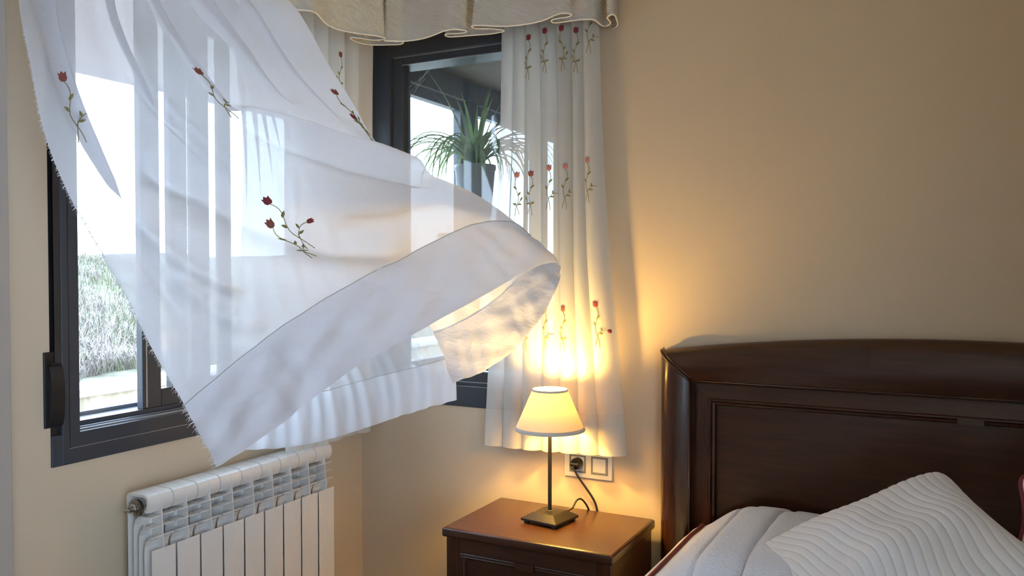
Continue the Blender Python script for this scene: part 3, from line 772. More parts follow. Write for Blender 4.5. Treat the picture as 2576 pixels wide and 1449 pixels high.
# vertical softness of gathered cloth, fading towards the hem, and flutter of the hem
off = off + 0.007 * np.sin(2 * math.pi * (9.5 * Sg + .3 * Vg)) * (1 - smoothstep(.35, .75, Vg))
off = off + 0.0035 * np.sin(46 * Sg + 3) * np.sin(17 * Vg + 9 * Sg) * smoothstep(.6, 1, Vg)
off = off + (0.0034 * np.sin(83 * Sg + 21 * Vg) + .0026 * np.sin(131 * Sg - 60 * Vg + 2 * np.sin(40 * Sg)) + .002 * np.sin(57 * Sg + 140 * Vg)) * smoothstep(.86, .95, Vg)
G = G + nn * off[..., None]
nb = normals(G)
if (nb[60, 40] @ nn[60, 40]) < 0: nb = -nb
cu = empty('curtain', (0.12, -1.0, 2.45))
tag(cu, 'white sheer curtain with embroidered tulips billowing into the room from the open window', 'curtain')
HR = int(0.9 * (NR - 1))
link('fabric', grid_mesh('fabric', G), M['linen'], cu)
add_hem(G, nb, HR, M['linen_hem'], M['seam'], cu, 1.0)
for k, (sv, pet, var, flip) in enumerate([
        ((.050, .455), 'petal_rust', 2, False), ((.330, .472), 'petal_rust', 2, False), ((.286, .725), 'petal_red', 2, False),
        ((.268, .752), 'petal_rust', 1, True), ((.600, .500), 'petal_rust', 1, True), ((.605, .553), 'petal_red', 1, False), ((.530, .20), 'petal_red', 0, False)]):
    i = int(sv[1] * (NR - 1)); j = int(np.argmin(np.abs(Sg[i] - sv[0]) - Ng[i] * 3))
    embroider(cu, G, nb, 1.0, G[i, j], M[pet], var, flip, 1.12)
# frayed selvedge
rg = np.random.default_rng(4)
bm = BM()
for i in range(int(.38 * NR), NR):
    for q in range(4):
        t_ = rg.random(); p_ = G[i - 1, 0] * t_ + G[i, 0] * (1 - t_)
        d = (G[i, 0] - G[i, 3]); d = d / np.linalg.norm(d); d = d + 0.35 * rg.normal(size=3); L_ = (0.002 + 0.0055 * rg.random()) * (.5 + .5 * smoothstep(.4, .8, i / NR) + .5 * (i > HR))
        tube(bm, [p_ - d * .004, p_ + d * L_ * .5, p_ + d * L_ + np.array([0, 0, -.002])], [.0006, .0005, .0002], 3)
o = obj('fringe', bm, M['thread'], cu); o['kind'] = 'stuff'

# --- the next curtain leaf behind it
NR2 = 110
vq2 = np.linspace(0, 1, NR2)
Sg2 = np.tile(np.linspace(0, 1, 150), (NR2, 1)); Vg2 = np.tile(vq2[:, None], (1, 150))
G2 = net_surface(INNER_NET, INNER_S, Sg2, vq2)
n2 = normals(G2)
if (n2[60, 70] @ (np.array(cam.location) - G2[60, 70])) < 0: n2 = -n2
o2 = 0.026 * np.sin(2 * math.pi * 6.5 * Sg2 + .6) * (1 - .80 * smoothstep(.25, .95, Vg2)) + 0.006 * np.sin(2 * math.pi * 13 * Sg2 + 2 * Vg2) * smoothstep(.7, .95, Vg2)
o2 = o2 + .004 * np.sin(2 * math.pi * 19 * Sg2 + 1) * np.exp(-((Vg2 - .92) / .05) ** 2)
G2 = G2 + n2 * o2[..., None]
n2 = normals(G2)
if (n2[60, 70] @ (np.array(cam.location) - G2[60, 70])) < 0: n2 = -n2
c2 = empty('curtain', (0.10, -0.82, 2.45))
tag(c2, 'bright white curtain leaf hanging behind the billowing one above the radiator', 'curtain')
link('fabric', grid_mesh('fabric', G2), M['linen_inner'], c2)
add_hem(G2, n2, int(.9 * (NR2 - 1)), M['linen_inner'], M['seam'], c2, 1.0)

# --- straight pleated curtains
def pleats(knots, amp, swing, N):
    """knots: material positions of the front ridges; returns along (0..1) and outward offset"""
    m_ = np.linspace(0, 1, N)
    k = np.array([-0.12] + list(knots) + [1.12]); ph = np.interp(m_, k, np.arange(len(k)))
    loc = np.interp(m_, k, np.gradient(k))
    a = np.interp(m_, [p_[0] for p_ in amp], [p_[1] for p_ in amp])
    return m_ + swing * loc * np.sin(2 * math.pi * ph) / (2 * math.pi) * np.minimum(1, a / .012), a * np.cos(2 * math.pi * ph)

NR3 = 120
v3 = np.linspace(0, 1, NR3)
al, outw = pleats([.03, .19, .335, .50, .655, .80, .93], [(0, .007), (.15, .010), (.22, .0245), (.9, .0245), (1, .014)], 1.75, 300)
xl = np.interp(v3, [0, .17, .40, .60, 1], [.635, .632, .625, .610, .575]); xr = np.interp(v3, [0, .17, .50, .63, .82, 1], [.945, .958, .980, .992, 1.020, 1.040])
ZB = .768
G3 = np.empty((NR3, 300, 3))
for i in range(NR3):
    sp = 0.85 + .25 * v3[i]
    drift = .004 * np.sin(5 * v3[i] + 9 * al)
    G3[i, :, 0] = xl[i] + (xr[i] - xl[i]) * al + drift
    G3[i, :, 1] = -.054 - outw * sp - .004 * np.sin(7 * al + 3 * v3[i])
    G3[i, :, 2] = 2.45 + (ZB - .006 * np.cos(3 * al) - 2.45) * v3[i]
n3 = normals(G3)
if n3[60, 150][1] > 0: n3 = -n3
c3 = empty('curtain', (0.80, -0.06, 2.45))
tag(c3, 'cream pleated curtain with tulip embroidery hanging straight behind the table lamp', 'curtain')
link('fabric', grid_mesh('fabric', G3), M['linen_straight'], c3)
add_hem(G3, n3, int(.925 * (NR3 - 1)), M['linen_straight'], M['seam'], c3, 1.0, .002, True)
front = lambda G_: (G_[..., 1] + .1) * 1.2
for k, (x, z, pet, var, flip) in enumerate([
        (.733, 2.100, 'petal_red', 1, False), (.788, 2.106, 'petal_red', 1, False), (.850, 2.106, 'petal_red', 1, True), (.899, 2.104, 'petal_red', 1, False), (.955, 2.15, 'petal_red', 0, False),
        (.753, 1.662, 'petal_rust', 1, False), (.808, 1.668, 'petal_pink', 0, False), (.870, 1.668, 'petal_pink', 0, False), (.935, 1.690, 'petal_pink', 0, False), (.694, 1.66, 'petal_pink', 1, True),
        (.774, 1.225, 'petal_pink', 0, False), (.858, 1.222, 'petal_rust', 1, False), (.967, 1.232, 'petal_red', 2, False), (.706, 1.220, 'petal_pink', 1, False)]):
    embroider(c3, G3, n3, 1.0, (x, -.085, z), M[pet], var, flip, 1.0, front)

al, outw = pleats([.05, .20, .36, .55, .72, .90], [(0, .018), (1, .018)], 1.6, 200)
G4 = np.empty((80, 200, 3)); v4 = np.linspace(0, 1, 80)
for i in range(80):
    G4[i, :, 0] = .105 + outw
    G4[i, :, 1] = -.50 + (.438 - .03 * v4[i]) * al + .004 * np.sin(6 * v4[i] + 8 * al)
    G4[i, :, 2] = 2.45 + (.778 - 2.45) * v4[i] + .004 * np.cos(9 * al) * v4[i]
n4 = normals(G4)
if n4[40, 100][0] < 0: n4 = -n4
c4 = empty('curtain', (0.105, -0.28, 2.45))
tag(c4, 'narrow gathered curtain hanging straight in the corner between the two windows', 'curtain')
link('fabric', grid_mesh('fabric', G4), M['linen_straight'], c4)
add_hem(G4, n4, 72, M['linen_straight'], M['seam'], c4, 1.0, .002)
for (y, z) in ((-.265, 2.06), (-.30, 1.64)):
    embroider(c4, G4, n4, 1.0, (.12, y, z), M['petal_rust'], 1, False, 1.0, lambda G_: (.15 - G_[..., 0]) * 1.2)

# ------------------------------------------------------------------ valance with box pleats round the corner
hem = [(0.255, -1.36), (0.25, -1.15), (0.275, -1.0), (0.25, -0.85), (0.262, -0.72)] + [tuple(p_) for p_ in VALANCE_HEM]
H = catmull(hem, 420)
# straight run of the rail that carries it, met in the same order
rail = np.array([(0.25, -1.36), (0.25, -0.60), (0.225, -0.45), (0.215, -0.24), (0.235, -0.19), (0.30, -0.165), (0.93, -0.165), (0.995, -0.15), (1.01, -0.02)])
rc = np.concatenate([[0], np.cumsum(np.linalg.norm(np.diff(rail, axis=0), axis=1))])
rf = np.linspace(0, rc[-1], 900); RF = np.stack([np.interp(rf, rc, rail[:, k]) for k in (0, 1)], -1)
near = np.array([RF[np.argmin(((RF - p_) ** 2).sum(1))] for p_ in H])
for _ in range(6): near[1:-1] = .25 * near[:-2] + .5 * near[1:-1] + .25 * near[2:]
T = near + (H - near) * 0.35
rows = 26
Gv = np.empty((rows, len(H), 3))
for i in range(rows):
    t_ = i / (rows - 1); e = t_ ** 1.3
    Gv[i, :, :2] = T + (H - T) * e; Gv[i, :, 2] = CEIL - .01 + (2.12 - CEIL + .01) * t_
va = empty('valance', (0.4, -0.18, 2.12))
tag(va, 'cream ribbed valance with box pleats running round the window corner', 'valance')
link('fabric', grid_mesh('fabric', Gv), M['valance'], va)
bm = BM(); tube(bm, [(p_[0], p_[1], 2.1195) for p_ in H], 0.0024, 6); obj('edging', bm, M['valance_edge'], va, smooth=True)

# ------------------------------------------------------------------ radiator
RY0, SEC, NSEC = -1.051, 0.0804, 9
rad = empty('radiator', (0.09, RY0 + SEC * NSEC / 2, 0.0))
tag(rad, 'white aluminium column radiator under the open window', 'radiator')
XB = 0.045                                    # back of the radiator
head = [(0.004, 0.716), (0.0, 0.730), (0.0, 0.764), (0.004, 0.772), (0.012, 0.776), (0.068, 0.776), (0.078, 0.772), (0.083, 0.763), (0.084, 0.748), (0.080, 0.736), (0.074, 0.728)]
inner = [(0.010, 0.722), (0.007, 0.732), (0.007, 0.760), (0.010, 0.766), (0.016, 0.769), (0.066, 0.769), (0.073, 0.766), (0.076, 0.759), (0.076, 0.748), (0.072, 0.738), (0.066, 0.733)]
def shell(bm, outer, inner, ya, yb):
    n = len(outer)
    def ring(pr, y): return [bm.verts.new((XB + x, y, z)) for x, z in pr]
    a, b, c, d = ring(outer, ya), ring(outer, yb), ring(inner, ya), ring(inner, yb)
    for i in range(n - 1):
        bm.faces.new((a[i], a[i + 1], b[i + 1], b[i])); bm.faces.new((c[i], d[i], d[i + 1], c[i + 1]))
        bm.faces.new((a[i], c[i], c[i + 1], a[i + 1])); bm.faces.new((b[i], b[i + 1], d[i + 1], d[i]))
    bm.faces.new((a[0], b[0], d[0], c[0])); bm.faces.new((a[-1], c[-1], d[-1], b[-1]))
def fin_profile(xf, zf, xb, zb, th=0.0022):
    """tray that runs back from its lip and turns down"""
    o_ = [(xf, zf), (xb + 0.022, zf), (xb + 0.008, zf - 0.012), (xb + 0.002, zf - 0.026), (xb, zf - 0.045), (xb, zb)]
    i_ = [(xb + th, zb), (xb + th, zf - 0.045), (xb + 0.002 + th, zf - 0.027), (xb + 0.0085 + th, zf - 0.0135), (xb + 0.022, zf - th), (xf, zf - th)]
    return [(XB + x, z) for x, z in o_ + i_]
sec0 = None; kids0 = []
half = SEC / 2 - 0.0019
for k in range(NSEC):
    yc = RY0 + SEC * (k + 0.5)
    if sec0 is None:
        bm = BM()
        shell(bm, head, inner, yc - half, yc + half)
        box(bm, (XB + 0.012, yc - 0.010, 0.09), (XB + 0.050, yc + 0.010, 0.735), 0.008)           # water way
        box(bm, (XB, yc - half, 0.09), (XB + 0.07, yc + half, 0.14), 0.012)                       # lower header
        sec0 = obj('section', bm, M['radiator'], rad, smooth=True, angle=35)
        bm = BM(); box(bm, (XB + 0.0905, yc - half + .001, 0.10), (XB + 0.0935, yc + half - .001, 0.634), 0.0013)
        kids0.append(obj('front_panel', bm, M['radiator'], sec0))
        bm = BM()                                                                                 # centre rib from the header down to the panel
        prism(bm, [(XB + 0.014, 0.765), (XB + 0.014, 0.7768), (XB + 0.068, 0.7768), (XB + 0.0785, 0.7728), (XB + 0.0837, 0.7632), (XB + 0.0855, 0.748), (XB + 0.0885, 0.700), (XB + 0.0925, 0.640), (XB + 0.0938, 0.630), (XB + 0.0938, 0.105), (XB + 0.06, 0.105)], 'y', yc - 0.0014, yc + 0.0014)
        kids0.append(obj('rib', bm, M['radiator'], sec0))
        for q, (xf, zf, xb) in enumerate([(0.087, 0.7185, 0.022), (0.0885, 0.6925, 0.042), (0.0900, 0.6665, 0.062)]):
            bm = BM(); prism(bm, fin_profile(xf, zf, xb, 0.12), 'y', yc - half + .002, yc + half - .002)
            kids0.append(obj('fin', bm, M['radiator'], sec0))
        bm = BM(); box(bm, (XB + 0.002, yc - half + .001, 0.12), (XB + 0.0045, yc + half - .001, 0.72)); kids0.append(obj('back_plate', bm, M['radiator'], sec0))
    else:
        c = sec0.copy(); COL.objects.link(c); c.parent = rad; c.location.y = sec0.location.y + SEC * k
        for q in kids0:
            d = q.copy(); COL.objects.link(d); d.parent = c; d.location = q.location
# plug and bleed valve at the near end, blank plug at the other
yv = RY0 + 0.001
bm = BM(); lathe(bm, [(0.0, 0.006), (0.022, 0.006), (0.022, -0.002), (0.019, -0.004), (0.0, -0.004)], (XB + 0.038, yv, 0.739), 32, 'y'); pl = obj('end_plug', bm, M['brass'], rad, smooth=True, angle=35)
bm = BM(); lathe(bm, [(0.0, -0.003), (0.0155, -0.003), (0.0155, -0.011), (0.012, -0.014), (0.0, -0.014)], (XB + 0.038, yv, 0.739), 6, 'y'); obj('hex_nut', bm, M['chrome'], pl)
bm = BM(); lathe(bm, [(0.0, -0.010), (0.008, -0.012), (0.007, -0.022), (0.0, -0.022)], (XB + 0.038, yv, 0.739), 20, 'y'); obj('valve_collar', bm, M['brass'], pl, smooth=True, angle=40)
bm = BM(); lathe(bm, [(0.0, -0.020), (0.0045, -0.021), (0.0045, -0.035), (0.0032, -0.036), (0.0, -0.036)], (XB + 0.038, yv, 0.739), 16, 'y'); obj('bleed_screw', bm, M['chrome'], pl, smooth=True, angle=40)
bm = BM(); lathe(bm, [(0.0, 0.0), (0.026, 0.0), (0.026, -0.004), (0.0, -0.004)], (XB + 0.038, RY0 + SEC * NSEC, 0.744), 32, 'y'); obj('end_plug', bm, M['radiator'], rad, smooth=True, angle=35)
for zb in (0.16, 0.60):
    for yb_ in (0.20, 0.52): obj('wall_bracket', box(BM(), (0.0005, RY0 + yb_, zb), (XB + 0.02, RY0 + yb_ + .015, zb + 0.03)), M['radiator'], rad)
bm = BM(); tube(bm, [(XB + .038, RY0 + SEC * NSEC - .005, .115), (XB + .038, RY0 + SEC * NSEC + .05, .115), (XB + .038, RY0 + SEC * NSEC + .05, 0.0)], .009, 10); obj('feed_pipe', bm, M['radiator'], rad)

# ------------------------------------------------------------------ nightstand
NX0, NX1, NY0, NY1, NZ = 0.605, 1.150, -0.402, -0.030, 0.584
ns = empty('nightstand', ((NX0 + NX1) / 2, (NY0 + NY1) / 2, 0))
tag(ns, 'dark brown wooden nightstand with a reddish top beside the bed', 'nightstand')
obj('top', box(BM(), (NX0, NY0, NZ - 0.028), (NX1, NY1, NZ - 0.001), 0.006, 3), M['wood'], ns, smooth=True, angle=40)
obj('veneer_panel', box(BM(), (NX0 + 0.007, NY0 + 0.007, NZ - 0.006), (NX1 - 0.007, NY1 - 0.004, NZ), 0.0008), M['veneer'], ns)
bm = BM()
bx0, bx1, by0, by1 = NX0 + 0.009, NX1 - 0.011, NY0 + 0.014, NY1 - 0.004
box(bm, (bx0, by0 + 0.012, 0.05), (bx1, by1, NZ - 0.028), 0.001)
obj('body', bm, M['wood'], ns)
for (a, b) in ((bx0, bx0 + 0.045), (bx1 - 0.045, bx1)):
    obj('stile', box(BM(), (a, by0, 0.05), (b, by0 + 0.012, NZ - 0.028), 0.002), M['woodz'], ns)
obj('apron', box(BM(), (bx0 + 0.045, by0 + 0.001, NZ - 0.072), (bx1 - 0.045, by0 + 0.012, NZ - 0.028), 0.001), M['wood'], ns)
def drawer(zt, zb):
    xa, xb = bx0 + 0.047, bx1 - 0.047
    d = obj('drawer', box(BM(), (xa + .018, by0 + 0.0075, zb + .018), (xb - .018, by0 + 0.013, zt - .018), 0.001), M['wood'], ns)
    xm = (xa + xb) / 2
    for (p_, q) in (((xa, xb), 'h'),):
        for zz, s_ in ((zt, -1), (zb, 1)):
            segs = ((xa, xm - .033), (xm + .033, xb)) if s_ == -1 else ((xa, xb),)
            for (u, v) in segs:
                bm = BM()
                prism(bm, [(by0 + .012, zz), (by0 - .001, zz), (by0 - .003, zz + s_ * .003), (by0 + .001, zz + s_ * .006), (by0 + .001, zz + s_ * .008), (by0 - .002, zz + s_ * .011), (by0 + .002, zz + s_ * .016), (by0 + .008, zz + s_ * .019), (by0 + .012, zz + s_ * .019)], 'x', u, v)
                obj('moulding', bm, M['wood'], d)
        for xx, s_ in ((xa, 1), (xb, -1)):
            bm = BM()
            prism(bm, [(xx, by0 + .012), (xx, by0 - .001), (xx + s_ * .003, by0 - .003), (xx + s_ * .006, by0 + .001), (xx + s_ * .008, by0 + .001), (xx + s_ * .011, by0 - .002), (xx + s_ * .016, by0 + .002), (xx + s_ * .019, by0 + .008), (xx + s_ * .019, by0 + .012)], 'z', zb, zt)
            obj('moulding', bm, M['woodz'], d)
    obj('handle_block', box(BM(), (xm - .031, by0 - .006, zt - .020), (xm + .031, by0 + .008, zt + .001), 0.0015), M['wood'], d)
drawer(NZ - 0.072, 0.335); drawer(0.325, 0.09)
for (a, b) in ((bx0, by0), (bx1 - .05, by0), (bx0, by1 - .05), (bx1 - .05, by1 - .05)):
    obj('foot', box(BM(), (a, b, 0), (a + .05, b + .05, .05), .003), M['wood'], ns)

# ------------------------------------------------------------------ table lamp
LX, LY = 0.868, -0.197
lamp = empty('table_lamp', (LX, LY, NZ))
tag(lamp, 'lit table lamp with cream conical shade on the nightstand', 'lamp')
rot = Matrix.Rotation(R(-9), 3, 'Z')
def lb(bm):
    for v in bm.verts: v.co = rot @ v.co + Vector((LX, LY, NZ))
    return bm
bm = BM()
def ringq(h, z): return [bm.verts.new((sx * h, sy * h, z)) for sx, sy in ((-1, -1), (1, -1), (1, 1), (-1, 1))]
rings = [ringq(.060, .006), ringq(.0635, .0075), ringq(.0640, .0135), ringq(.0625, .0150), ringq(.0375, .0310), ringq(.0360, .0315)]
bm.faces.new(rings[0][::-1]); bm.faces.new(rings[-1])
for a, b in zip(rings[:-1], rings[1:]):
    for k in range(4): bm.faces.new((a[k], a[(k + 1) % 4], b[(k + 1) % 4], b[k]))
obj('base', lb(bm), M['iron'], lamp)
for sx, sy in ((-1, -1), (1, -1), (1, 1), (-1, 1)):
    bm = BM(); box(bm, (sx * .050 - .007, sy * .050 - .007, 0), (sx * .050 + .007, sy * .050 + .007, .007), .001); obj('foot', lb(bm), M['black'], lamp)
bm = BM(); lathe(bm, [(0, .031), (.0095, .031), (.0095, .0335), (.006, .035), (0, .035)], (LX, LY, NZ), 24); obj('collar', bm, M['brass'], lamp, smooth=True, angle=40)
bm = BM(); tube(bm, [(LX, LY, NZ + .033), (LX, LY, NZ + .305)], .0060, 16); obj('pole', bm, M['iron'], lamp, smooth=True, angle=40)
SB, ST = 0.866, 0.990                         # lower and upper rim of the shade
RB, RT = 0.107, 0.053
bm = BM()
lathe(bm, [(RB, SB), (RB + (RT - RB) * .5, (SB + ST) / 2), (RT, ST)], (LX, LY, 0), 64); shade = obj('shade', bm, M['shade'], lamp, smooth=True)
bm = BM(); lathe(bm, [(RB + .0008, SB - .001), (RB + .0016, SB + .002), (RB - .0030, SB + .010), (RB - .0042, SB + .010), (RB - .001, SB - .001), (RB + .0008, SB - .001)], (LX, LY, 0), 64); obj('rim_trim', bm, M['shade_trim'], shade, smooth=True)
bm = BM(); lathe(bm, [(RT + .0022, ST - .006), (RT + .0012, ST + .0012), (RT - .0012, ST + .0012), (RT + .0008, ST - .006), (RT + .0022, ST - .006)], (LX, LY, 0), 64); obj('rim_trim', bm, M['shade_trim'], shade, smooth=True)
bm = BM()
for k in range(3):
    a = k * 2 * math.pi / 3 + .4
    tube(bm, [(LX, LY, SB + .012), (LX + (RB - .006) * math.cos(a), LY + (RB - .006) * math.sin(a), SB + .006)], .0011, 6)
obj('shade_carrier', bm, M['brass'], shade)
bm = BM(); lathe(bm, [(0, SB + .005), (.013, SB + .005), (.014, SB + .060), (.011, SB + .068), (0, SB + .068)], (LX, LY, 0), 20); obj('lamp_holder', bm, M['shade_trim'], lamp, smooth=True, angle=40)
bm = BM(); lathe(bm, [(.0001, SB + .066), (.010, SB + .068), (.014, SB + .078), (.019, SB + .090), (.0205, SB + .102), (.016, SB + .113), (.008, SB + .119), (.0001, SB + .121)], (LX, LY, 0), 24); obj('bulb', bm, M['bulb'], lamp, smooth=True)
bm = BM(); lathe(bm, [(.0001, SB + .0655), (.0225, SB + .0645), (.0235, SB + .0660), (.0225, SB + .0675), (.0001, SB + .0685)], (LX, LY, 0), 32); obj('baffle_disc', bm, M['shade_trim'], lamp, smooth=True, angle=40)  # added disc under the bulb, blocks light going straight down
fil = bpy.data.lights.new('bulb_light', 'POINT')
fil.energy = 14.5; fil.color = (1.0, 0.63, 0.145); fil.shadow_soft_size = 0.018
fo = bpy.data.objects.new('bulb_light', fil); COL.objects.link(fo); fo.parent = lamp
fo.location = Vector((LX, LY, SB + .098)) - Vector(lamp.location)
# cord: out of the base, over the back of the nightstand and up to the plug
cord = catmull([(LX + .034, LY + .052, NZ + .022), (LX + .045, LY + .066, NZ + .028), (.915, -.110, NZ + .040), (.918, -.080, NZ + .046), (.922, -.052, NZ + .030), (.926, -.034, NZ + .010), (.930, -.018, NZ - .020)], 40)
bm = BM(); tube(bm, [tuple(p_) for p_ in cord], .0031, 8); obj('cord', bm, M['cord'], lamp, smooth=True)
cord = catmull([(.9535, -.016, NZ - .02), (.950, -.018, NZ + .01), (.932, -.026, NZ + .050), (.905, -.036, NZ + .090), (.8875, -.045, NZ + .122), (.8790, -.048, NZ + .138)], 40)
bm = BM(); tube(bm, [tuple(p_) for p_ in cord], .0036, 8); obj('cord', bm, M['cord'], lamp, smooth=True)
PXc, PZc = .884, .727
bm = BM(); lathe(bm, [(0, -.014), (.0185, -.014), (.0185, -.034), (.016, -.040), (0, -.041)], (PXc, 0, PZc), 32, 'y'); pg = obj('plug', bm, M['black'], lamp, smooth=True, angle=40)
bm = BM(); box(bm, (PXc - .014, -.050, PZc - .006), (PXc + .014, -.036, PZc + .006), .003); tube(bm, [(PXc - .004, -.044, PZc), (PXc - .006, -.049, PZc - .016)], .0045, 8); obj('plug_grip', bm, M['black'], pg)

# ------------------------------------------------------------------ socket plate
sk = empty('wall_socket', (.916, 0, .68))
tag(sk, 'white double wall plate with a socket and a light switch under the curtain', 'socket')
sx0, sx1, sz0, sz1 = .834, 1.000, .679, .768
obj('plate', box(BM(), (sx0, -.009, sz0), (sx1, 0, sz1), .0025), M['socket_white'], sk, smooth=True, angle=40)
for xc, nm in ((.881, 'socket'), (.957, 'switch')):
    bm = BM()
    h, g = .0285, .0235
    for a, b, c, d in ((-h, -h, h, -g), (-h, g, h, h), (-h, -g, -g, g), (g, -g, h, g)):
        box(bm, (xc + a, -.0112, .7235 + b), (xc + c, -.008, .7235 + d), .0006)
    obj('rim', bm, M['socket_grey'], sk)
    if nm == 'switch':
        obj('rocker', box(BM(), (xc - .0225, -.0125, .7235 - .0225), (xc + .0225, -.008, .7235 + .0225), .0012), M['socket_white'], sk)
    else:
        e = obj('socket_face', box(BM(), (xc - .0232, -.0100, .7235 - .0232), (xc + .0232, -.008, .7235 + .0232), .0006), M['socket_white'], sk)
        bm = BM(); lathe(bm, [(.0215, -.0110), (.0200, -.0125), (.0190, -.0110), (.0190, -.0095)], (xc, 0, .7235), 36, 'y'); obj('socket_ring', bm, M['socket_white'], e, smooth=True)

# ------------------------------------------------------------------ bed
HX0, HX1, HZ = 1.168, 2.832, 1.110
HC = (HX0 + HX1) / 2
bed = empty('bed', (HC, -1.0, 0))
tag(bed, 'wide bed with dark mahogany panelled headboard against the wall', 'bed')
IX, IZ = 1.262, 1.024                         # inner line of the outer frame
def arch(x): return HZ + .061 * (1 - ((x - HC) / (HC - HX0)) ** 2)
# rounded section of the outer frame: place across (0 outer, 1 inner), depth
SECT = [(0.0, -.012), (0.0, -.030), (.04, -.044), (.12, -.056), (.25, -.065), (.42, -.069), (.60, -.068), (.78, -.063), (.92, -.056), (1.0, -.052), (1.0, -.030)]
def post(mirror):
    zs = np.linspace(0.0, 1.0, 12)
    Gp = np.empty((len(SECT), 12, 3))
    for i, (w_, y) in enumerate(SECT):
        x = HX0 + (IX - HX0) * w_; zt = HZ + (IZ - HZ) * w_
        Gp[i, :, 0] = 2 * HC - x if mirror else x; Gp[i, :, 1] = y; Gp[i, :, 2] = .02 + (zt - .02) * zs
    return Gp
for mir in (False, True):
    me = grid_mesh('post', post(mir)); me.set_sharp_from_angle(angle=R(45)); link('post', me, M['woodz'], bed)
Gt = np.empty((len(SECT), 61, 3))
for i, (w_, y) in enumerate(SECT):
    xa = HX0 + (IX - HX0) * w_; x = np.linspace(xa, 2 * HC - xa, 61)
    u = (x - xa) / (2 * HC - 2 * xa); xo = HX0 + (2 * HC - 2 * HX0) * u
    Gt[i, :, 0] = x; Gt[i, :, 1] = y; Gt[i, :, 2] = arch(xo) * (1 - w_) + IZ * w_
me = grid_mesh('top_rail', Gt); me.set_sharp_from_angle(angle=R(45)); link('top_rail', me, M['wood'], bed)
bm = BM()
xs = np.linspace(HX0, HX1, 40); poly = [(x, arch(x) - .001) for x in xs] + [(HX1, .3), (HX0, .3)]
prism(bm, poly, 'y', -.030, -.006); obj('back_board', bm, M['wood'], bed)
# beads along the mitre and the inner line
def bead(name, pts, r=.0030):
    bm = BM(); tube(bm, pts, r, 8); obj(name, bm, M['wood'], bed, smooth=True)
for s_ in (1, -1):
    mx = lambda x: x if s_ == 1 else 2 * HC - x
    pts = [(mx(HX0 + (IX - HX0) * w_), y - .0008, HZ + (IZ - HZ) * w_) for w_, y in SECT[1:-1]]
    bead('mitre_bead', pts, .0042)
    bead('mitre_bead', [(p_[0] + s_ * .0068, p_[1], p_[2] + .0055) for p_ in pts], .0034)
    bead('inner_bead', [(mx(IX), -.053, .1), (mx(IX), -.053, IZ)], .0028)
bead('inner_bead', [(IX, -.053, IZ), (2 * HC - IX, -.053, IZ)], .0028)
# sloping band between the outer frame and the panel
BX, BZ = 1.322, 0.968
def band(name, prof, mat_h, mat_v):
    """prof: across 0..1 from (IX, IZ) to (PXi, PZi), depth"""
    PXi, PZi = 1.341, 0.953
    zs = np.linspace(0, 1, 8)
    for mir in (False, True):
        Gp = np.empty((len(prof), 8, 3))
        for i, (w_, y) in enumerate(prof):
            x = IX + (PXi - IX) * w_; zt = IZ + (PZi - IZ) * w_
            Gp[i, :, 0] = 2 * HC - x if mir else x; Gp[i, :, 1] = y; Gp[i, :, 2] = .1 + (zt - .1) * zs
        me = grid_mesh(name, Gp); me.set_sharp_from_angle(angle=R(30)); link(name, me, mat_v, bed)
    Gp = np.empty((len(prof), 30, 3))
    for i, (w_, y) in enumerate(prof):
        x = IX + (PXi - IX) * w_
        Gp[i, :, 0] = np.linspace(x, 2 * HC - x, 30); Gp[i, :, 1] = y; Gp[i, :, 2] = IZ + (PZi - IZ) * w_
    me = grid_mesh(name, Gp); me.set_sharp_from_angle(angle=R(30)); link(name, me, mat_h, bed)
band('moulding', [(0, -.050), (.01, -.0335), (.70, -.0455), (.735, -.0505), (.79, -.0515), (.825, -.0465), (.87, -.0495), (.94, -.0480), (1.0, -.038), (1.0, -.030)], M['wood'], M['woodz'])
obj('panel', box(BM(), (1.335, -.034, .3), (2 * HC - 1.335, -.028, .960)), M['wood'], bed)
obj('key_block', box(BM(), (HC - .031, -.0530, .951), (HC + .031, -.036, .971), .001), M['wood'], bed)
obj('side_rail', box(BM(), (1.30, -2.05, .22), (1.33, -.06, .36), .004), M['wood'], bed)
obj('side_rail', box(BM(), (2.67, -2.05, .22), (2.70, -.06, .36), .004), M['wood'], bed)
obj('mattress', box(BM(), (1.32, -2.02, .34), (2.68, -.07, .585), .04, 3), M['pillow'], bed)
for (a, b) in ((1.30, -2.05), (2.64, -2.05)): obj('leg', box(BM(), (a, b, 0), (a + .06, b + .06, .24), .004), M['woodz'], bed)

# --- bedspread: lies over the mattress and the sleeping pillow, drops down the side
def spread_z(x, y):
    p_ = smoothstep(1.285, 1.475, x) * (1 - smoothstep(2.52, 2.68, x))
    along_ = smoothstep(-.95, -.60, y) * (1 - .30 * smoothstep(-.24, -.09, y))
    return .598 + .112 * along_ * (0.18 + .82 * p_) * (1 + .07 * np.exp(-((x - 1.50) / .12) ** 2) - .06 * smoothstep(1.6, 1.8, x))
xs = np.linspace(1.315, 2.69, 320); ys = np.linspace(-2.04, -.085, 190)
XX, YY = np.meshgrid(xs, ys)
Zs = spread_z(XX, YY)
for xq in (1.470, 1.575, 1.68, 1.79, 1.90):                                       # quilting seams running along the bed
    Zs -= .011 * np.exp(-np.abs(XX - xq - .03 * np.sin(3 * YY)) / .006)
Zs += .003 * np.sin(9 * XX + 5 * YY)
edge = smoothstep(1.315, 1.38, XX)
Zs -= .012 * (1 - edge)
Gs = np.stack([XX, YY, Zs], -1)
bs = empty('bedspread', (HC, -1.0, .585))
tag(bs, 'white quilted bedspread with burgundy corded edge covering the bed', 'bedspread')
link('quilt_top', grid_mesh('quilt_top', Gs), M['quilt'], bs)
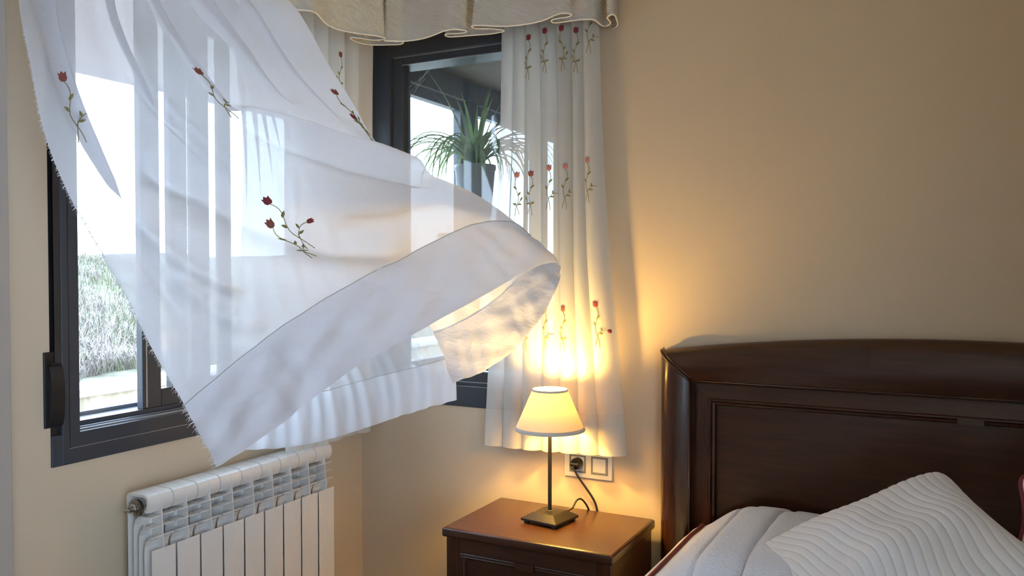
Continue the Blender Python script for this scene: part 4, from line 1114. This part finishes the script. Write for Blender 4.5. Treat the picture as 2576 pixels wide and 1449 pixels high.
# the side drop hangs outside the corded edge
drop = np.empty((40, 190, 3))
for i in range(40):
    t_ = i / 39
    drop[i, :, 0] = 1.316 - .048 * np.sin(min(1, t_ * 3.0) * math.pi / 2) + .006 * np.sin(14 * ys) * t_
    drop[i, :, 1] = ys
    drop[i, :, 2] = Gs[:, 0, 2] - .03 * t_ - .32 * t_ ** 1.8
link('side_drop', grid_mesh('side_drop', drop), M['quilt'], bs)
bm = BM(); tube(bm, [(p_[0] - .002, p_[1], p_[2] + .003) for p_ in Gs[:, 0][::3]], .0058, 8); obj('corded_edge', bm, M['red_piping'], bs, smooth=True)

# --- pillows
def pillow_grid(A, B, C_, D_, thick, n=90, lines=0, puff=0.5, wr=0.0, seed=1):
    A, B, C_, D_ = (np.array(p_, float) for p_ in (A, B, C_, D_))
    u = np.linspace(0, 1, n); U_, V_ = np.meshgrid(u, u)
    P = (1 - U_)[..., None] * (1 - V_)[..., None] * A + U_[..., None] * (1 - V_)[..., None] * B + U_[..., None] * V_[..., None] * C_ + (1 - U_)[..., None] * V_[..., None] * D_
    cen = P.mean((0, 1))
    # edges drawn in between the corners
    pin = .045 * (np.sin(math.pi * U_) * ((1 - V_) ** 3 - V_ ** 3))[..., None] * (D_ - A) + .045 * (np.sin(math.pi * V_) * ((1 - U_) ** 3 - U_ ** 3))[..., None] * (B - A)
    P = P + pin
    a_, b_ = 2 * U_ - 1, 2 * V_ - 1
    P = cen + (P - cen) * (1 - .085 * (a_ * b_) ** 6)[..., None]
    nrm = np.cross(B - A, D_ - A); nrm = nrm / np.linalg.norm(nrm)
    if nrm @ (np.array((1.93, -2.5, 1.36)) - cen) < 0: nrm = -nrm
    q = (np.sin(math.pi * U_) * np.sin(math.pi * V_)) ** puff
    h = thick * q
    rel = np.zeros_like(h)
    if lines:
        ph = (U_ + .040 * np.sin(6.5 * V_ + 1) + .012 * np.sin(13 * V_ + 5 * U_)) * lines
        rel = -.0030 * np.exp(-np.abs((ph % 1) - .5) / .06) * smoothstep(.05, .15, q) + .0003 * np.sin(2 * math.pi * ph + 1.2) * smoothstep(.1, .2, q)
    rel = rel + wr * (np.sin(9 * U_ + 4 * V_ + seed) * np.sin(7 * V_ - 5 * U_) + .5 * np.sin(17 * V_ + 6 * U_)) * q
    return P + nrm * (h + rel)[..., None], P - nrm * (h * .75)[..., None], P
Gf, Gb, Pm = pillow_grid((1.498, -.480, .662), (1.935, -.310, .895), (2.165, -.660, .780), (1.745, -.820, .605), .078, 260, 22, .42, .009)
pw = empty('pillow', tuple(Pm.mean((0, 1))))
tag(pw, 'white pillow with wavy stitched lines leaning against the headboard', 'pillow')
link('cover_front', grid_mesh('cover_front', Gf), M['pillow'], pw)
link('cover_back', grid_mesh('cover_back', Gb), M['pillow'], pw)
Gf, Gb, Pm = pillow_grid((2.072, -.430, .735), (2.082, -.330, .900), (2.50, -.30, .955), (2.52, -.42, .730), .075, 60, 0, .45, .004, 2)
pw = empty('cushion', tuple(Pm.mean((0, 1))))
tag(pw, 'white cushion with burgundy twisted cord edge standing against the headboard', 'cushion')
link('cover_front', grid_mesh('cover_front', Gf), M['pillow'], pw)
link('cover_back', grid_mesh('cover_back', Gb), M['pillow'], pw)
loop = np.concatenate([Pm[0], Pm[1:, -1], Pm[-1, -2::-1], Pm[-2::-1, 0]])
bm = BM(); tube(bm, [tuple(p_) for p_ in loop], .0065, 8); obj('cord_edging', bm, M['red_piping'], pw, smooth=True)

# ------------------------------------------------------------------ spider plant in the porch
PLX, PLY, PLZ = .262, .40, 1.50
st = empty('plant_stand', (PLX, PLY, 0))
tag(st, 'tall slim metal plant stand in the glazed porch', 'stand')
obj('pedestal_top', box(BM(), (PLX - .11, PLY - .11, PLZ - .02), (PLX + .11, PLY + .11, PLZ), .004), M['frame'], st)
bm = BM(); tube(bm, [(PLX, PLY, .02), (PLX, PLY, PLZ - .015)], .018, 16); obj('pedestal', bm, M['frame'], st)
obj('pedestal_base', box(BM(), (PLX - .14, PLY - .14, 0), (PLX + .14, PLY + .14, .02), .004), M['frame'], st)
plant = empty('potted_spider_plant', (PLX, PLY, PLZ))
tag(plant, 'spider plant with arching variegated leaves in a grey pot behind the window pane', 'potted plant')
bm = BM(); lathe(bm, [(0.0001, PLZ), (.058, PLZ), (.080, PLZ + .25), (.084, PLZ + .255), (.084, PLZ + .272), (.078, PLZ + .272), (.074, PLZ + .245), (.0001, PLZ + .245)], (PLX, PLY, 0), 40)
pot = obj('pot', bm, M['pot'], plant, smooth=True, angle=40)
bm = BM(); lathe(bm, [(.0001, PLZ + .250), (.074, PLZ + .246)], (PLX, PLY, 0), 24); obj('soil', bm, M['soil'], pot)
rg = np.random.default_rng(12)
def leaf(az, length, lift, width):
    d = np.array([math.cos(az), math.sin(az)]); n = 12
    bm = BM(); L_, R_, Cc = [], [], []
    x, z, ang = .012, PLZ + .25, lift
    step = length / n
    for i in range(n + 1):
        t_ = i / n
        wv = width * (.55 + .45 * math.sin(math.pi * min(1, t_ * 1.2))) * (1 - t_ ** 3)
        px, py = PLX + d[0] * x, PLY + d[1] * x
        s_ = np.array([-d[1], d[0]]) * wv
        L_.append(bm.verts.new((px - s_[0], py - s_[1], z + wv * .5))); R_.append(bm.verts.new((px + s_[0], py + s_[1], z + wv * .5))); Cc.append(bm.verts.new((px, py, z)))
        x += math.cos(ang) * step; z += math.sin(ang) * step
        ang -= (1.25 + .9 * t_) * (1.9 if lift < 1.3 else .55) / n * (1.0 if lift < 1.3 else .7)
    for i in range(n):
        bm.faces.new((L_[i], Cc[i], Cc[i + 1], L_[i + 1])); bm.faces.new((Cc[i], R_[i], R_[i + 1], Cc[i + 1]))
    obj('leaf', bm, M['leaf'], plant, smooth=True)
for k in range(74):
    az = k * 2.39996 + rg.normal() * .25
    leaf(az, .34 + .22 * rg.random(), .90 + .42 * rg.random(), .0055 + .0035 * rg.random())
for az, L_, li in ((2.6, .26, 1.50), (.3, .25, 1.42), (3.6, .25, 1.35), (4.6, .22, 1.40), (5.6, .26, 1.32), (1.5, .24, 1.45), (2.0, .20, 1.50)):
    leaf(az, L_ + .12, li, .0105)

# ------------------------------------------------------------------ cobweb in the top corner outside window 2
cw = empty('cobweb', (.175, .085, 2.05))
tag(cw, 'dusty cobweb strands stretched across the top corner of the window behind glass', 'cobweb')
bm = BM()
for a, b in (((.165, .075, 2.005), (.250, .085, 2.098)), ((.165, .075, 1.985), (.235, .09, 2.085)), ((.165, .075, 2.03), (.262, .085, 2.096)), ((.19, .08, 2.015), (.21, .085, 2.070)), ((.20, .08, 2.03), (.232, .085, 2.06))):
    a, b = np.array(a), np.array(b); m_ = (a + b) / 2 - np.array([0, 0, .004])
    tube(bm, [tuple(a), tuple(m_), tuple(b)], .0005, 4)
obj('strands', bm, M['web'], cw)
